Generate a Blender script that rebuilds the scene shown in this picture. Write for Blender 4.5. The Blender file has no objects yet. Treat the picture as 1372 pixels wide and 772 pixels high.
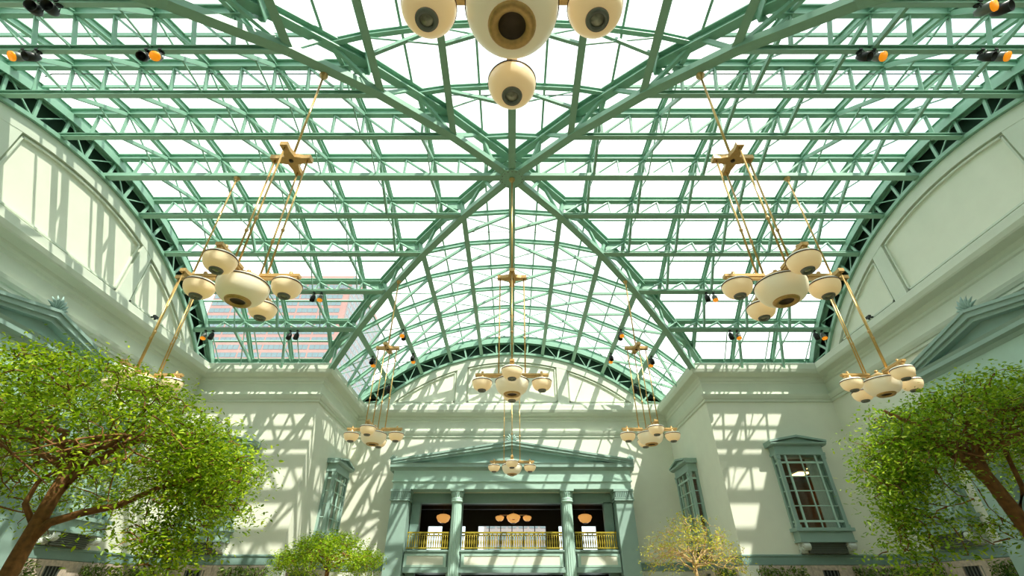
import bpy, math, random
import numpy as np
from mathutils import Vector, Matrix

random.seed(7)
rng = np.random.default_rng(7)
SC = bpy.context.scene
COL = SC.collection
PI = math.pi

# ------------------------------------------------------------------ camera
FPX, PITCH = 621.1, 0.5815
cam_d = bpy.data.cameras.new('camera')
cam = bpy.data.objects.new('camera', cam_d)
COL.objects.link(cam)
cam_d.sensor_fit = 'HORIZONTAL'
cam_d.sensor_width = 36.0
cam_d.lens = 36.0 * FPX / 1372.0
cam_d.clip_start = 0.05
cam_d.clip_end = 2000
cam.location = (0, 0, 1.6)
cam.rotation_euler = (PI / 2 + PITCH, 0, 0)
SC.camera = cam

# ------------------------------------------------------------------ sky, sun, exposure
SKY_STRENGTH = 1.9
SUN_STRENGTH = 6.2
EXPOSURE = 0.26
w = bpy.data.worlds.new('sky')
SC.world = w
w.use_nodes = True
nt = w.node_tree
nt.nodes.clear()
wo = nt.nodes.new('ShaderNodeOutputWorld')
wb = nt.nodes.new('ShaderNodeBackground')
tc = nt.nodes.new('ShaderNodeTexCoord')
nz = nt.nodes.new('ShaderNodeTexNoise')
nz.inputs['Scale'].default_value = 2.2
nz.inputs['Detail'].default_value = 5
cr = nt.nodes.new('ShaderNodeValToRGB')
cr.color_ramp.elements[0].position = 0.35
cr.color_ramp.elements[0].color = (0.74, 0.88, 0.93, 1)
cr.color_ramp.elements[1].position = 0.55
cr.color_ramp.elements[1].color = (1.0, 1.0, 0.98, 1)
nt.links.new(tc.outputs['Generated'], nz.inputs['Vector'])
nt.links.new(nz.outputs['Fac'], cr.inputs['Fac'])
nt.links.new(cr.outputs['Color'], wb.inputs['Color'])
wb.inputs['Strength'].default_value = SKY_STRENGTH
nt.links.new(wb.outputs['Background'], wo.inputs['Surface'])

sun_d = bpy.data.lights.new('sun', 'SUN')
sun_d.energy = SUN_STRENGTH
sun_d.angle = math.radians(0.6)
sun_d.color = (1.0, 0.94, 0.82)
sun = bpy.data.objects.new('sun', sun_d)
COL.objects.link(sun)
sun.location = (20, -20, 40)
sun.rotation_euler = Vector((-0.73, 1.0, -1.68)).to_track_quat('-Z', 'Y').to_euler()

SC.view_settings.view_transform = 'Standard'
SC.view_settings.look = 'None'
SC.view_settings.gamma = 1
SC.view_settings.exposure = EXPOSURE
SC.view_settings.use_curve_mapping = False
SC.cycles.max_bounces = 8
SC.cycles.diffuse_bounces = 5
SC.cycles.transparent_max_bounces = 24
SC.cycles.caustics_reflective = False
SC.cycles.caustics_refractive = False

# ------------------------------------------------------------------ materials
def lin(r, g, b):
    f = lambda c: (c / 255 / 12.92) if c / 255 <= 0.04045 else ((c / 255 + 0.055) / 1.055) ** 2.4
    return (f(r), f(g), f(b), 1)

def mat(name, rgb, rough=0.6, metal=0.0, vary=0.06, scale=6.0, emit=None, emit_s=0.0, bump=0.0):
    m = bpy.data.materials.new(name)
    m.use_nodes = True
    t = m.node_tree
    b = t.nodes['Principled BSDF']
    b.inputs['Roughness'].default_value = rough
    b.inputs['Metallic'].default_value = metal
    c = lin(*rgb)
    tcn = t.nodes.new('ShaderNodeTexCoord')
    n = t.nodes.new('ShaderNodeTexNoise')
    n.inputs['Scale'].default_value = scale
    n.inputs['Detail'].default_value = 4
    r = t.nodes.new('ShaderNodeValToRGB')
    r.color_ramp.elements[0].position = 0.3
    r.color_ramp.elements[1].position = 0.7
    r.color_ramp.elements[0].color = tuple(max(0, x * (1 - vary)) for x in c[:3]) + (1,)
    r.color_ramp.elements[1].color = tuple(min(1, x * (1 + vary)) for x in c[:3]) + (1,)
    t.links.new(tcn.outputs['Object'], n.inputs['Vector'])
    t.links.new(n.outputs['Fac'], r.inputs['Fac'])
    t.links.new(r.outputs['Color'], b.inputs['Base Color'])
    if bump:
        bp = t.nodes.new('ShaderNodeBump')
        bp.inputs['Strength'].default_value = bump
        bp.inputs['Distance'].default_value = 0.02
        t.links.new(n.outputs['Fac'], bp.inputs['Height'])
        t.links.new(bp.outputs['Normal'], b.inputs['Normal'])
    if emit:
        b.inputs['Emission Color'].default_value = lin(*emit)
        b.inputs['Emission Strength'].default_value = emit_s
    return m

def glass_mat(name, tint, gloss):
    m = bpy.data.materials.new(name)
    m.use_nodes = True
    t = m.node_tree
    t.nodes.clear()
    o = t.nodes.new('ShaderNodeOutputMaterial')
    mx = t.nodes.new('ShaderNodeMixShader')
    tr = t.nodes.new('ShaderNodeBsdfTransparent')
    tr.inputs['Color'].default_value = tint
    gl = t.nodes.new('ShaderNodeBsdfGlossy')
    gl.inputs['Roughness'].default_value = 0.03
    mx.inputs['Fac'].default_value = gloss
    t.links.new(tr.outputs[0], mx.inputs[1])
    t.links.new(gl.outputs[0], mx.inputs[2])
    t.links.new(mx.outputs[0], o.inputs['Surface'])
    return m

def leaf_mat(name, dark, mid, light, transl=0.45):
    m = bpy.data.materials.new(name)
    m.use_nodes = True
    t = m.node_tree
    t.nodes.clear()
    o = t.nodes.new('ShaderNodeOutputMaterial')
    g = t.nodes.new('ShaderNodeNewGeometry')
    r = t.nodes.new('ShaderNodeValToRGB')
    r.color_ramp.elements[0].color = lin(*dark)
    r.color_ramp.elements[1].color = lin(*light)
    e = r.color_ramp.elements.new(0.55)
    e.color = lin(*mid)
    d = t.nodes.new('ShaderNodeBsdfPrincipled')
    d.inputs['Roughness'].default_value = 0.45
    tl = t.nodes.new('ShaderNodeBsdfTranslucent')
    mx = t.nodes.new('ShaderNodeMixShader')
    mx.inputs['Fac'].default_value = transl
    t.links.new(g.outputs['Random Per Island'], r.inputs['Fac'])
    t.links.new(r.outputs['Color'], d.inputs['Base Color'])
    t.links.new(r.outputs['Color'], tl.inputs['Color'])
    t.links.new(d.outputs[0], mx.inputs[1])
    t.links.new(tl.outputs[0], mx.inputs[2])
    t.links.new(mx.outputs[0], o.inputs['Surface'])
    return m

def shade_mat(name, rgb, emit_s, emit):
    m = bpy.data.materials.new(name)
    m.use_nodes = True
    t = m.node_tree
    b = t.nodes['Principled BSDF']
    b.inputs['Base Color'].default_value = lin(*rgb)
    b.inputs['Roughness'].default_value = 0.3
    b.inputs['Emission Color'].default_value = lin(*emit)
    b.inputs['Emission Strength'].default_value = emit_s
    return m

M = dict(
    steel=mat('green_painted_steel', (136, 177, 155), 0.45, vary=0.05),
    steel_dark=mat('dark_green_louver', (50, 76, 64), 0.7),
    wall=mat('pale_plaster', (231, 232, 216), 0.75, vary=0.02, scale=1.5),
    trim=mat('pale_trim_paint', (214, 220, 205), 0.6, vary=0.02, scale=2),
    teal=mat('teal_paint', (148, 175, 166), 0.5, vary=0.03, scale=3),
    teal_pale=mat('pale_teal_paint', (176, 206, 194), 0.5, vary=0.03, scale=3),
    band=mat('teal_band_paint', (128, 156, 149), 0.5, vary=0.03),
    bronze=mat('bronze', (206, 166, 106), 0.35, 0.35, vary=0.12, scale=20),
    brass=mat('brass_rod', (205, 170, 105), 0.3, 0.6, vary=0.08),
    gold=mat('gilded_rail', (186, 164, 62), 0.35, 0.35, vary=0.1, scale=12),
    dark=mat('dark_bronze', (66, 48, 30), 0.5, 0.3),
    black=mat('black_metal', (34, 36, 36), 0.4, 0.2),
    grey=mat('grey_metal', (120, 124, 120), 0.4, 0.3),
    lens=mat('lamp_lens', (150, 150, 136), 0.15, 0.3, vary=0.35, scale=14),
    orange=mat('orange_gel', (250, 150, 20), 0.3, emit=(255, 150, 20), emit_s=0.5),
    brown=mat('dark_wood', (140, 88, 48), 0.6, vary=0.2),
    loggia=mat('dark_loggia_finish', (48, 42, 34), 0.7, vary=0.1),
    floor=mat('stone_floor', (150, 140, 116), 0.5, vary=0.08, scale=0.8),
    stone=mat('mottled_pink_stone', (196, 178, 162), 0.8, vary=0.22, scale=9, bump=0.4),
    scroll=mat('pale_stone', (206, 212, 204), 0.7, vary=0.05, scale=14),
    louver=mat('grey_louver', (92, 96, 88), 0.6),
    curtain=mat('pale_curtain', (226, 232, 220), 0.8, vary=0.04),
    white=mat('white_paint', (236, 238, 230), 0.5, vary=0.02),
    bark=mat('bark', (128, 86, 44), 0.8, vary=0.3, scale=14, bump=0.6),
    bark_pale=mat('pale_bark', (192, 160, 112), 0.8, vary=0.2, scale=14, bump=0.4),
    pink=mat('pink_granite', (156, 120, 114), 0.7, vary=0.05, scale=0.2),
    blueglass=mat('tower_window_glass', (106, 124, 130), 0.25, vary=0.12, scale=0.05),
    greytower=mat('grey_tower_cladding', (136, 126, 126), 0.6, vary=0.04, scale=0.1),
    ceiling_lamp=mat('lit_ceiling_panel', (255, 220, 140), 0.5, emit=(255, 214, 130), emit_s=5.0),
    glass=glass_mat('roof_glass', (0.96, 0.985, 0.975, 1), 0.03),
    pane=glass_mat('window_glass', (0.92, 0.95, 0.94, 1), 0.06),
    bowl=shade_mat('cream_glass_bowl', (247, 241, 220), 0.12, (255, 226, 175)),
    small_bowl=shade_mat('amber_glass_shade', (249, 232, 198), 0.22, (255, 206, 140)),
    lit_bowl=shade_mat('lit_amber_bowl', (250, 200, 130), 0.55, (255, 180, 95)),
    cap=shade_mat('white_glass_cap', (244, 240, 224), 0.05, (255, 240, 210)),
    leaf=leaf_mat('tree_leaf', (88, 122, 8), (152, 188, 20), (208, 222, 54), 0.5),
    leaf_deep=leaf_mat('deep_leaf', (86, 124, 16), (146, 184, 32), (200, 216, 68), 0.5),
    leaf_gold=leaf_mat('yellow_leaf', (150, 160, 30), (206, 204, 44), (226, 214, 90), 0.5),
    ivy=leaf_mat('ivy_leaf', (58, 88, 28), (96, 126, 44), (150, 166, 70), 0.35),
)

# ------------------------------------------------------------------ helpers
def tag(o, label, cat, group=None, kind=None):
    o['label'] = label
    o['category'] = cat
    if group:
        o['group'] = group
    if kind:
        o['kind'] = kind
    return o

def thing(name, label, cat, loc=(0, 0, 0), rot=0.0, group=None, kind=None):
    o = bpy.data.objects.new(name, None)
    o.empty_display_size = 0.3
    COL.objects.link(o)
    o.location = loc
    o.rotation_euler = (0, 0, rot)
    return tag(o, label, cat, group, kind)

def place(name, mesh, parent=None, mtx=None):
    o = bpy.data.objects.new(name, mesh)
    COL.objects.link(o)
    if parent is not None:
        o.parent = parent
    if mtx is not None:
        o.matrix_basis = mtx
    return o

def dup(root, loc, rot, label, group=None):
    def cp(o, par):
        c = o.copy()
        COL.objects.link(c)
        c.parent = par
        for ch in o.children:
            cp(ch, c)
        return c
    r = cp(root, None)
    r.location = loc
    r.rotation_euler = (0, 0, rot)
    r['label'] = label
    if group:
        r['group'] = group
    return r

class MB:
    def __init__(self):
        self.v = []
        self.f = []
        self.s = []
    def add(self, verts, faces, smooth=False):
        n = len(self.v)
        self.v += [tuple(p) for p in verts]
        self.f += [tuple(i + n for i in fc) for fc in faces]
        self.s += [smooth] * len(faces)
        return self
    def box(self, x0, x1, y0, y1, z0, z1):
        return self.add([(x0, y0, z0), (x1, y0, z0), (x1, y1, z0), (x0, y1, z0), (x0, y0, z1), (x1, y0, z1), (x1, y1, z1), (x0, y1, z1)],
                        [(0, 3, 2, 1), (4, 5, 6, 7), (0, 1, 5, 4), (1, 2, 6, 5), (2, 3, 7, 6), (3, 0, 4, 7)])
    def prism(self, pts, axis, a, b):
        """2-D outline extruded along an axis; outline is in the two other axes in cyclic order x,y,z"""
        n = len(pts)
        def at(p, t):
            if axis == 'x': return (t, p[0], p[1])
            if axis == 'y': return (p[0], t, p[1])
            return (p[0], p[1], t)
        vs = [at(p, a) for p in pts] + [at(p, b) for p in pts]
        fs = [tuple(range(n))[::-1], tuple(range(n, 2 * n))] + [(i, (i + 1) % n, n + (i + 1) % n, n + i) for i in range(n)]
        return self.add(vs, fs)
    def lathe(self, prof, seg=24, c=(0, 0, 0), smooth=True, mod=None):
        n = len(prof)
        vs = []
        for i in range(seg):
            a = 2 * PI * i / seg
            k = mod(i) if mod else 1.0
            for r, z in prof:
                rr = r * k if not isinstance(k, tuple) else r - k[0]
                vs.append((c[0] + rr * math.cos(a), c[1] + rr * math.sin(a), c[2] + z))
        fs = []
        for i in range(seg):
            j = (i + 1) % seg
            for k in range(n - 1):
                fs.append((i * n + k, j * n + k, j * n + k + 1, i * n + k + 1))
        return self.add(vs, fs, smooth)
    def tube(self, pts, rads, seg=8, cap=True):
        pts = [Vector(p) for p in pts]
        vs, fs = [], []
        for i, p in enumerate(pts):
            d = (pts[min(i + 1, len(pts) - 1)] - pts[max(i - 1, 0)])
            d = d.normalized() if d.length > 1e-9 else Vector((0, 0, 1))
            u = d.cross(Vector((0.31, 0.17, 1)) if abs(d.z) < 0.9 else Vector((1, 0.2, 0))).normalized()
            q = d.cross(u)
            r = rads[i] if isinstance(rads, (list, tuple)) else rads
            for s in range(seg):
                a = 2 * PI * s / seg
                vs.append(p + (u * math.cos(a) + q * math.sin(a)) * r)
        for i in range(len(pts) - 1):
            for s in range(seg):
                t = (s + 1) % seg
                fs.append((i * seg + s, i * seg + t, (i + 1) * seg + t, (i + 1) * seg + s))
        if cap:
            fs.append(tuple(range(seg))[::-1])
            fs.append(tuple(range((len(pts) - 1) * seg, len(pts) * seg)))
        return self.add(vs, fs, True)
    def mesh(self, name, m):
        me = bpy.data.meshes.new(name)
        me.from_pydata(self.v, [], self.f)
        me.polygons.foreach_set('use_smooth', self.s)
        me.materials.append(m)
        me.update()
        return me
    def build(self, name, m, parent=None, mtx=None):
        return place(name, self.mesh(name, m), parent, mtx)

def unit_bar(name, outline, m):
    """bar of unit length along +x with the given (y,z) outline"""
    return MB().prism(outline, 'x', 0, 1).mesh(name, m)

def rect(wd, h):
    return [(-wd / 2, -h / 2), (wd / 2, -h / 2), (wd / 2, h / 2), (-wd / 2, h / 2)]

def ibeam(wd, h, tf, tw):
    a, b = wd / 2, h / 2
    return [(-a, -b), (a, -b), (a, -b + tf), (tw / 2, -b + tf), (tw / 2, b - tf), (a, b - tf), (a, b), (-a, b), (-a, b - tf), (-tw / 2, b - tf), (-tw / 2, -b + tf), (-a, -b + tf)]

def tbar(wd, h, t):
    return [(-wd / 2, -h / 2), (wd / 2, -h / 2), (wd / 2, -h / 2 + t), (t / 2, -h / 2 + t), (t / 2, h / 2), (-t / 2, h / 2), (-t / 2, -h / 2 + t), (-wd / 2, -h / 2 + t)]

def span(a, b, up=(0, 0, 1)):
    """matrix that lays a unit bar from a to b with its z axis towards up"""
    a, b, up = Vector(a), Vector(b), Vector(up)
    x = b - a
    L = x.length
    x.normalize()
    y = up.cross(x)
    if y.length < 1e-6:
        y = Vector((0, 1, 0)).cross(x)
    y.normalize()
    z = x.cross(y)
    m = Matrix(((x.x * L, y.x, z.x, a.x), (x.y * L, y.y, z.y, a.y), (x.z * L, y.z, z.z, a.z), (0, 0, 0, 1)))
    return m

ORD = ['first', 'second', 'third', 'fourth', 'fifth', 'sixth', 'seventh', 'eighth', 'ninth', 'tenth', 'eleventh', 'twelfth']

# ------------------------------------------------------------------ dimensions of the Greek-cross hall
CY = 14.28                # centre of the crossing
W, L, S = 10.8, 17.85, 2.38
R, ZC, DA = 13.86, 2.96, 0.16675
DEPTH = 1.2
RT = R + DEPTH
ARMS = dict(far=0.0, left=PI / 2, near=PI, right=-PI / 2)
C0 = (0, CY, 0)
GLASS_R = RT + 0.17
RE = 14.75                # upper chord of the end arches
RL = 13.62                # top edge of the lunette walls

def arc(k, r):            # (offset, height) on the vault at purlin number k
    a = k * DA
    return r * math.sin(a), ZC + r * math.cos(a)

def to_world(arm, p):
    a = ARMS[arm]
    return (p[0] * math.cos(a) - p[1] * math.sin(a), CY + p[0] * math.sin(a) + p[1] * math.cos(a), p[2])

# ------------------------------------------------------------------ floor and walls
tag(MB().box(-L - 1, L + 1, CY - L - 1, CY + L + 8, -0.3, 0).build('floor', M['floor']), 'pale stone floor of the hall below the frame', 'floor', kind='structure')

def holes_wall(mb, axis_pts, z0, z1, holes, place_box):
    """boxes covering the rectangle axis_pts x (z0,z1) minus rectangular holes (a0,a1,c0,c1)"""
    xs = sorted({axis_pts[0], axis_pts[1], *[h[0] for h in holes], *[h[1] for h in holes]})
    zs = sorted({z0, z1, *[h[2] for h in holes], *[h[3] for h in holes]})
    for i in range(len(xs) - 1):
        for j in range(len(zs) - 1):
            cx, cz = (xs[i] + xs[i + 1]) / 2, (zs[j] + zs[j + 1]) / 2
            if any(h[0] < cx < h[1] and h[2] < cz < h[3] for h in holes):
                continue
            place_box(xs[i], xs[i + 1], zs[j], zs[j + 1])

TH = 0.4
CORNICE = [(0, 10.46), (0.09, 10.48), (0.09, 10.60), (0.14, 10.62), (0.20, 10.74), (0.24, 10.86), (0.02, 10.90), (0.02, 11.55), (0.08, 11.60), (0.08, 11.70), (0.16, 11.78), (0.19, 11.90), (0.56, 11.98), (0.60, 12.04), (0.66, 12.20), (0.60, 12.23), (0.60, 12.54), (0.52, 12.60), (0, 12.62)]
BAND = [(0, 2.66), (0.05, 2.68), (0.05, 2.98), (0.09, 3.02), (0.09, 3.08), (0, 3.10)]

def sweep(prof, side, nm, label, m, gap=None):
    """side: ('end', arm) or ('side', arm, sgn): mitred run of a moulding"""
    runs = []
    if side[0] == 'end':
        segs = [(-1, 1)] if gap is None else [(-1, -gap), (gap, 1)]
        for a, b in segs:
            vs = []
            for p, z in prof:
                vs.append((a * (W - p) if abs(a) == 1 else a, L - p, z))
            for p, z in prof:
                vs.append((b * (W - p) if abs(b) == 1 else b, L - p, z))
            runs.append(vs)
    else:
        s = side[2]
        vs = [(s * (W - p), W - p, z) for p, z in prof] + [(s * (W - p), L - p, z) for p, z in prof]
        runs.append(vs)
    mb = MB()
    n = len(prof)
    for vs in runs:
        mb.add(vs, [(i, i + 1, n + i + 1, n + i) for i in range(n - 1)] + [tuple(range(n)), tuple(range(n, 2 * n))[::-1]])
    o = mb.build(nm, m)
    o.location = C0
    o.rotation_euler = (0, 0, ARMS[side[1]])
    return tag(o, label, 'moulding', kind='structure')

# window openings
WIN_HALF = 1.12
FRONT_Y, INNER_Y, SIDE_X = 14.75, 15.35, 6.6
WIN_Z0, WIN_Z1 = 4.15, 7.5

SIDE_NAME = dict(far='far', left='left', right='right', near='near')
n_trim = 0
for arm in ARMS:
    # end wall
    holes = []
    if arm == 'far':
        holes = [(-6.35, 6.35, 0.0, 6.92)]
    elif arm in ('left', 'right'):
        holes = [(-2.75, 2.75, 2.9, 6.95)]
        wx = SIDE_X if arm == 'left' else -SIDE_X
        holes.append((wx - WIN_HALF, wx + WIN_HALF, WIN_Z0, WIN_Z1))
    mb = MB()
    holes_wall(mb, (-W - TH, W + TH), 0, 12.5, holes, lambda a, b, c, d: mb.box(a, b, L, L + TH, c, d))
    # lunette slab under the arch
    n = 40
    amax = math.acos((12.5 - ZC) / RL)
    pts = [(RL * math.sin(-amax + 2 * amax * i / n), ZC + RL * math.cos(-amax + 2 * amax * i / n)) for i in range(n + 1)]
    for i in range(n):
        (xa, za), (xb, zb) = pts[i], pts[i + 1]
        mb.add([(xa, L + 0.1, 12.4), (xb, L + 0.1, 12.4), (xb, L + 0.1, zb), (xa, L + 0.1, za), (xa, L + TH, 12.4), (xb, L + TH, 12.4), (xb, L + TH, zb), (xa, L + TH, za)],
               [(0, 1, 2, 3), (5, 4, 7, 6), (3, 2, 6, 7)])
    o = mb.build('wall_' + arm, M['wall'])
    o.location = C0
    o.rotation_euler = (0, 0, ARMS[arm])
    tag(o, {'far': 'pale green plaster end wall behind the columned balcony', 'left': 'sunlit pale plaster end wall at the left with arched top',
            'right': 'shaded pale plaster end wall at the right with arched top', 'near': 'plaster end wall behind the camera'}[arm], 'wall', kind='structure')
    wall_obj = o
    # raised frames of the lunette
    def strip(r0, r1, a0, a1, y0, y1, nm, n=36, m='wall'):
        s = MB()
        for i in range(n):
            t0, t1 = a0 + (a1 - a0) * i / n, a0 + (a1 - a0) * (i + 1) / n
            q = [(r * math.sin(t), ZC + r * math.cos(t)) for r, t in ((r0, t0), (r0, t1), (r1, t1), (r1, t0))]
            s.add([(x, y0, z) for x, z in q] + [(x, y1, z) for x, z in q], [(0, 1, 2, 3), (7, 6, 5, 4), (1, 0, 4, 5), (3, 2, 6, 7)])
        return s.build(nm, M[m], wall_obj)
    RP = 13.08
    if arm != 'near':
        aw = math.acos((12.6 - ZC) / RL)
        strip(RP, RL + 0.02, -aw, aw, L - 0.06, L + 0.1, 'arch_border', m='trim')
        MB().box(-W, W, L - 0.055, L + 0.1, 12.5, 12.90).build('lunette_rail', M['trim'], wall_obj)
        for sx in (-1, 1):
            a, b = sorted((sx * 3.3, sx * 4.05))
            zt = ZC + math.sqrt(RP ** 2 - 3.3 ** 2) + 0.1
            MB().box(a, b, L - 0.05, L + 0.1, 12.88, zt).build('lunette_stile', M['trim'], wall_obj)
        # beads round the three panels
        PB = MB()
        e0, e1 = 0.06, 0.14
        def bead_box(a, b, c, d):
            PB.box(a, b, L + 0.0, L + 0.1, c, d)
        bead_box(-3.2, 3.2, 12.98, 13.05)
        for sx in (-1, 1):
            a, b = sorted((sx * 3.2, sx * 3.13))
            bead_box(a, b, 12.98, ZC + math.sqrt(12.98 ** 2 - 3.2 ** 2))
            a, b = sorted((sx * 4.15, sx * 4.22))
            bead_box(a, b, 12.98, ZC + math.sqrt(12.98 ** 2 - 4.2 ** 2))
            a, b = sorted((sx * 4.15, sx * 8.25))
            bead_box(a, b, 12.98, 13.05)
        PB.build('panel_bead', M['trim'], wall_obj)
        a1 = math.asin(3.2 / 12.98)
        strip(12.92, 12.99, -a1, a1, L, L + 0.1, 'panel_bead', m='trim')
        b0, b1 = math.asin(4.15 / 12.98), math.asin(8.25 / 12.98)
        strip(12.92, 12.99, b0, b1, L, L + 0.1, 'panel_bead', m='trim')
        strip(12.92, 12.99, -b1, -b0, L, L + 0.1, 'panel_bead', m='trim')
    # mouldings on the end wall
    n_trim += 1
    sweep(CORNICE, ('end', arm), 'trim_%d' % n_trim, 'moulded cornice along the %s end wall under the arched lunette' % arm, M['trim'])
    if arm != 'near':
        n_trim += 1
        g = 7.5 if arm == 'far' else 3.4
        sweep(BAND, ('end', arm), 'trim_%d' % n_trim, 'teal band low on the %s end wall' % arm, M['band'], gap=g)
    # pier walls beside this arm
    for s in (-1, 1):
        if arm == 'far':
            wy, txt = INNER_Y, ('inner wall of the far %s pier facing the balcony bay' % ('right' if s > 0 else 'left'))
        elif (arm == 'left' and s == 1) or (arm == 'right' and s == -1):
            wy, txt = FRONT_Y, 'front wall of the far %s pier facing the camera' % arm
        else:
            wy, txt = None, {'left': 'pier wall at near left, beside the left arm', 'right': 'pier wall at near right, beside the right arm',
                             'near': 'pier wall beside the camera on the %s' % ('left' if s > 0 else 'right')}[arm]
        holes = [] if wy is None else [(wy - WIN_HALF, wy + WIN_HALF, WIN_Z0, WIN_Z1)]
        mb = MB()
        x0, x1 = sorted((s * W, s * (W + TH)))
        ys = W + (TH if arm in ('far', 'near') else 0.0)
        holes_wall(mb, (ys, L + TH), 0, 12.5, holes, lambda a, b, c, d: mb.box(x0, x1, a, b, c, d))
        nm = {'far': 'wall_bay_' + ('right' if s > 0 else 'left'), 'left': 'wall_pier_left_' + ('far' if s > 0 else 'near'), 'right': 'wall_pier_right_' + ('near' if s > 0 else 'far'), 'near': 'wall_entry_' + ('left' if s > 0 else 'right')}[arm]
        o = mb.build(nm, M['wall'])
        o.location = C0
        o.rotation_euler = (0, 0, ARMS[arm])
        tag(o, 'pale plaster ' + txt, 'wall', kind='structure')
        n_trim += 1
        sweep(CORNICE, ('side', arm, s), 'trim_%d' % n_trim, 'moulded cornice on the ' + txt, M['trim'])
        if wy is not None:
            n_trim += 1
            sweep(BAND, ('side', arm, s), 'trim_%d' % n_trim, 'teal band on the ' + txt, M['band'])
# pier roofs and the dark rooms inside the two far piers
for sx in (-1, 1):
    for sy in (-1, 1):
        x0, x1 = sorted((sx * (W + 0.02), sx * (L + TH)))
        y0, y1 = sorted((CY + sy * (W + 0.02), CY + sy * (L + TH)))
        tag(MB().box(x0, x1, y0, y1, 12.5, 12.6).build('ceiling', M['trim']), 'flat roof slab on top of the %s %s pier' % ('far' if sy > 0 else 'near', 'right' if sx > 0 else 'left'), 'ceiling', kind='structure')
    x0, x1 = sorted((sx * (W + TH), sx * (L + TH)))
    y0, y1 = CY + W + TH, CY + L + TH
    mb = MB()
    mb.box(x0, x1, y0, y1, 3.05, 3.15)
    mb.box(x0, x1, y0, y1, 7.55, 7.65)
    mb.box(x1 - 0.1, x1, y0, y1, 3.1, 8.4) if sx > 0 else mb.box(x0, x0 + 0.1, y0, y1, 3.1, 8.4)
    mb.box(x0, x1, y1 - 0.1, y1, 3.1, 8.4)
    tag(mb.build('wall_room_' + ('right' if sx > 0 else 'left'), M['brown']), 'dark brown room behind the windows of the far %s pier' % ('right' if sx > 0 else 'left'), 'room', kind='structure')

# ------------------------------------------------------------------ roof: purlin trusses, ribs, groins, end arches, glass
BAR = dict(
    bottom=unit_bar('bottom_chord', ibeam(0.24, 0.16, 0.03, 0.05), M['steel']),
    ridge_bottom=unit_bar('bottom_chord', rect(0.30, 0.18), M['steel']),
    top=unit_bar('top_chord', ibeam(0.24, 0.30, 0.035, 0.04), M['steel']),
    strut=unit_bar('strut', tbar(0.14, 0.10, 0.03), M['steel']),
    diagonal=unit_bar('diagonal', rect(0.095, 0.07), M['steel']),
    rib=unit_bar('rib_beam', ibeam(0.16, 0.24, 0.03, 0.04), M['steel']),
    brace=unit_bar('brace', rect(0.14, 0.11), M['steel']),
    rod=unit_bar('tie_rod', rect(0.045, 0.045), M['steel']),
    groin_bottom=unit_bar('bottom_chord', rect(0.32, 0.24), M['steel']),
    groin_top=unit_bar('top_chord', ibeam(0.34, 0.40, 0.05, 0.06), M['steel']),
    groin_web=unit_bar('web_member', rect(0.14, 0.12), M['steel']),
    mullion=unit_bar('mullion', rect(0.085, 0.11), M['steel']),
    arch_chord=unit_bar('chord', rect(0.16, 0.14), M['steel']),
    end_rib=unit_bar('rib_beam', ibeam(0.30, 0.34, 0.05, 0.06), M['steel']),
    arch_web=unit_bar('web_member', rect(0.12, 0.07), M['steel']),
    edge=unit_bar('edge_beam', ibeam(0.26, 0.28, 0.04, 0.05), M['steel']),
    curb=unit_bar('curb_plate', rect(0.06, 0.62), M['steel']),
    post=unit_bar('edge_post', rect(0.09, 0.09), M['steel']),
)
ARM_PHRASE = dict(far='the far vault', left='the left vault', right='the right vault', near='the near vault overhead')

def bar(kind, name, parent, a, b, up=(0, 0, 1), base=(0, 0, 0)):
    a = Vector(a) - Vector(base)
    b = Vector(b) - Vector(base)
    return place(name, BAR[kind], parent, span(a, b, up))

def purlin_rank(arm, k):
    if arm == 'far': return ORD[k + 4] + ' from the left'
    if arm == 'near': return ORD[4 - k] + ' from the left'
    if arm == 'left': return ORD[4 - k] + ' from the far pier'
    return ORD[k + 4] + ' from the far pier'

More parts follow.
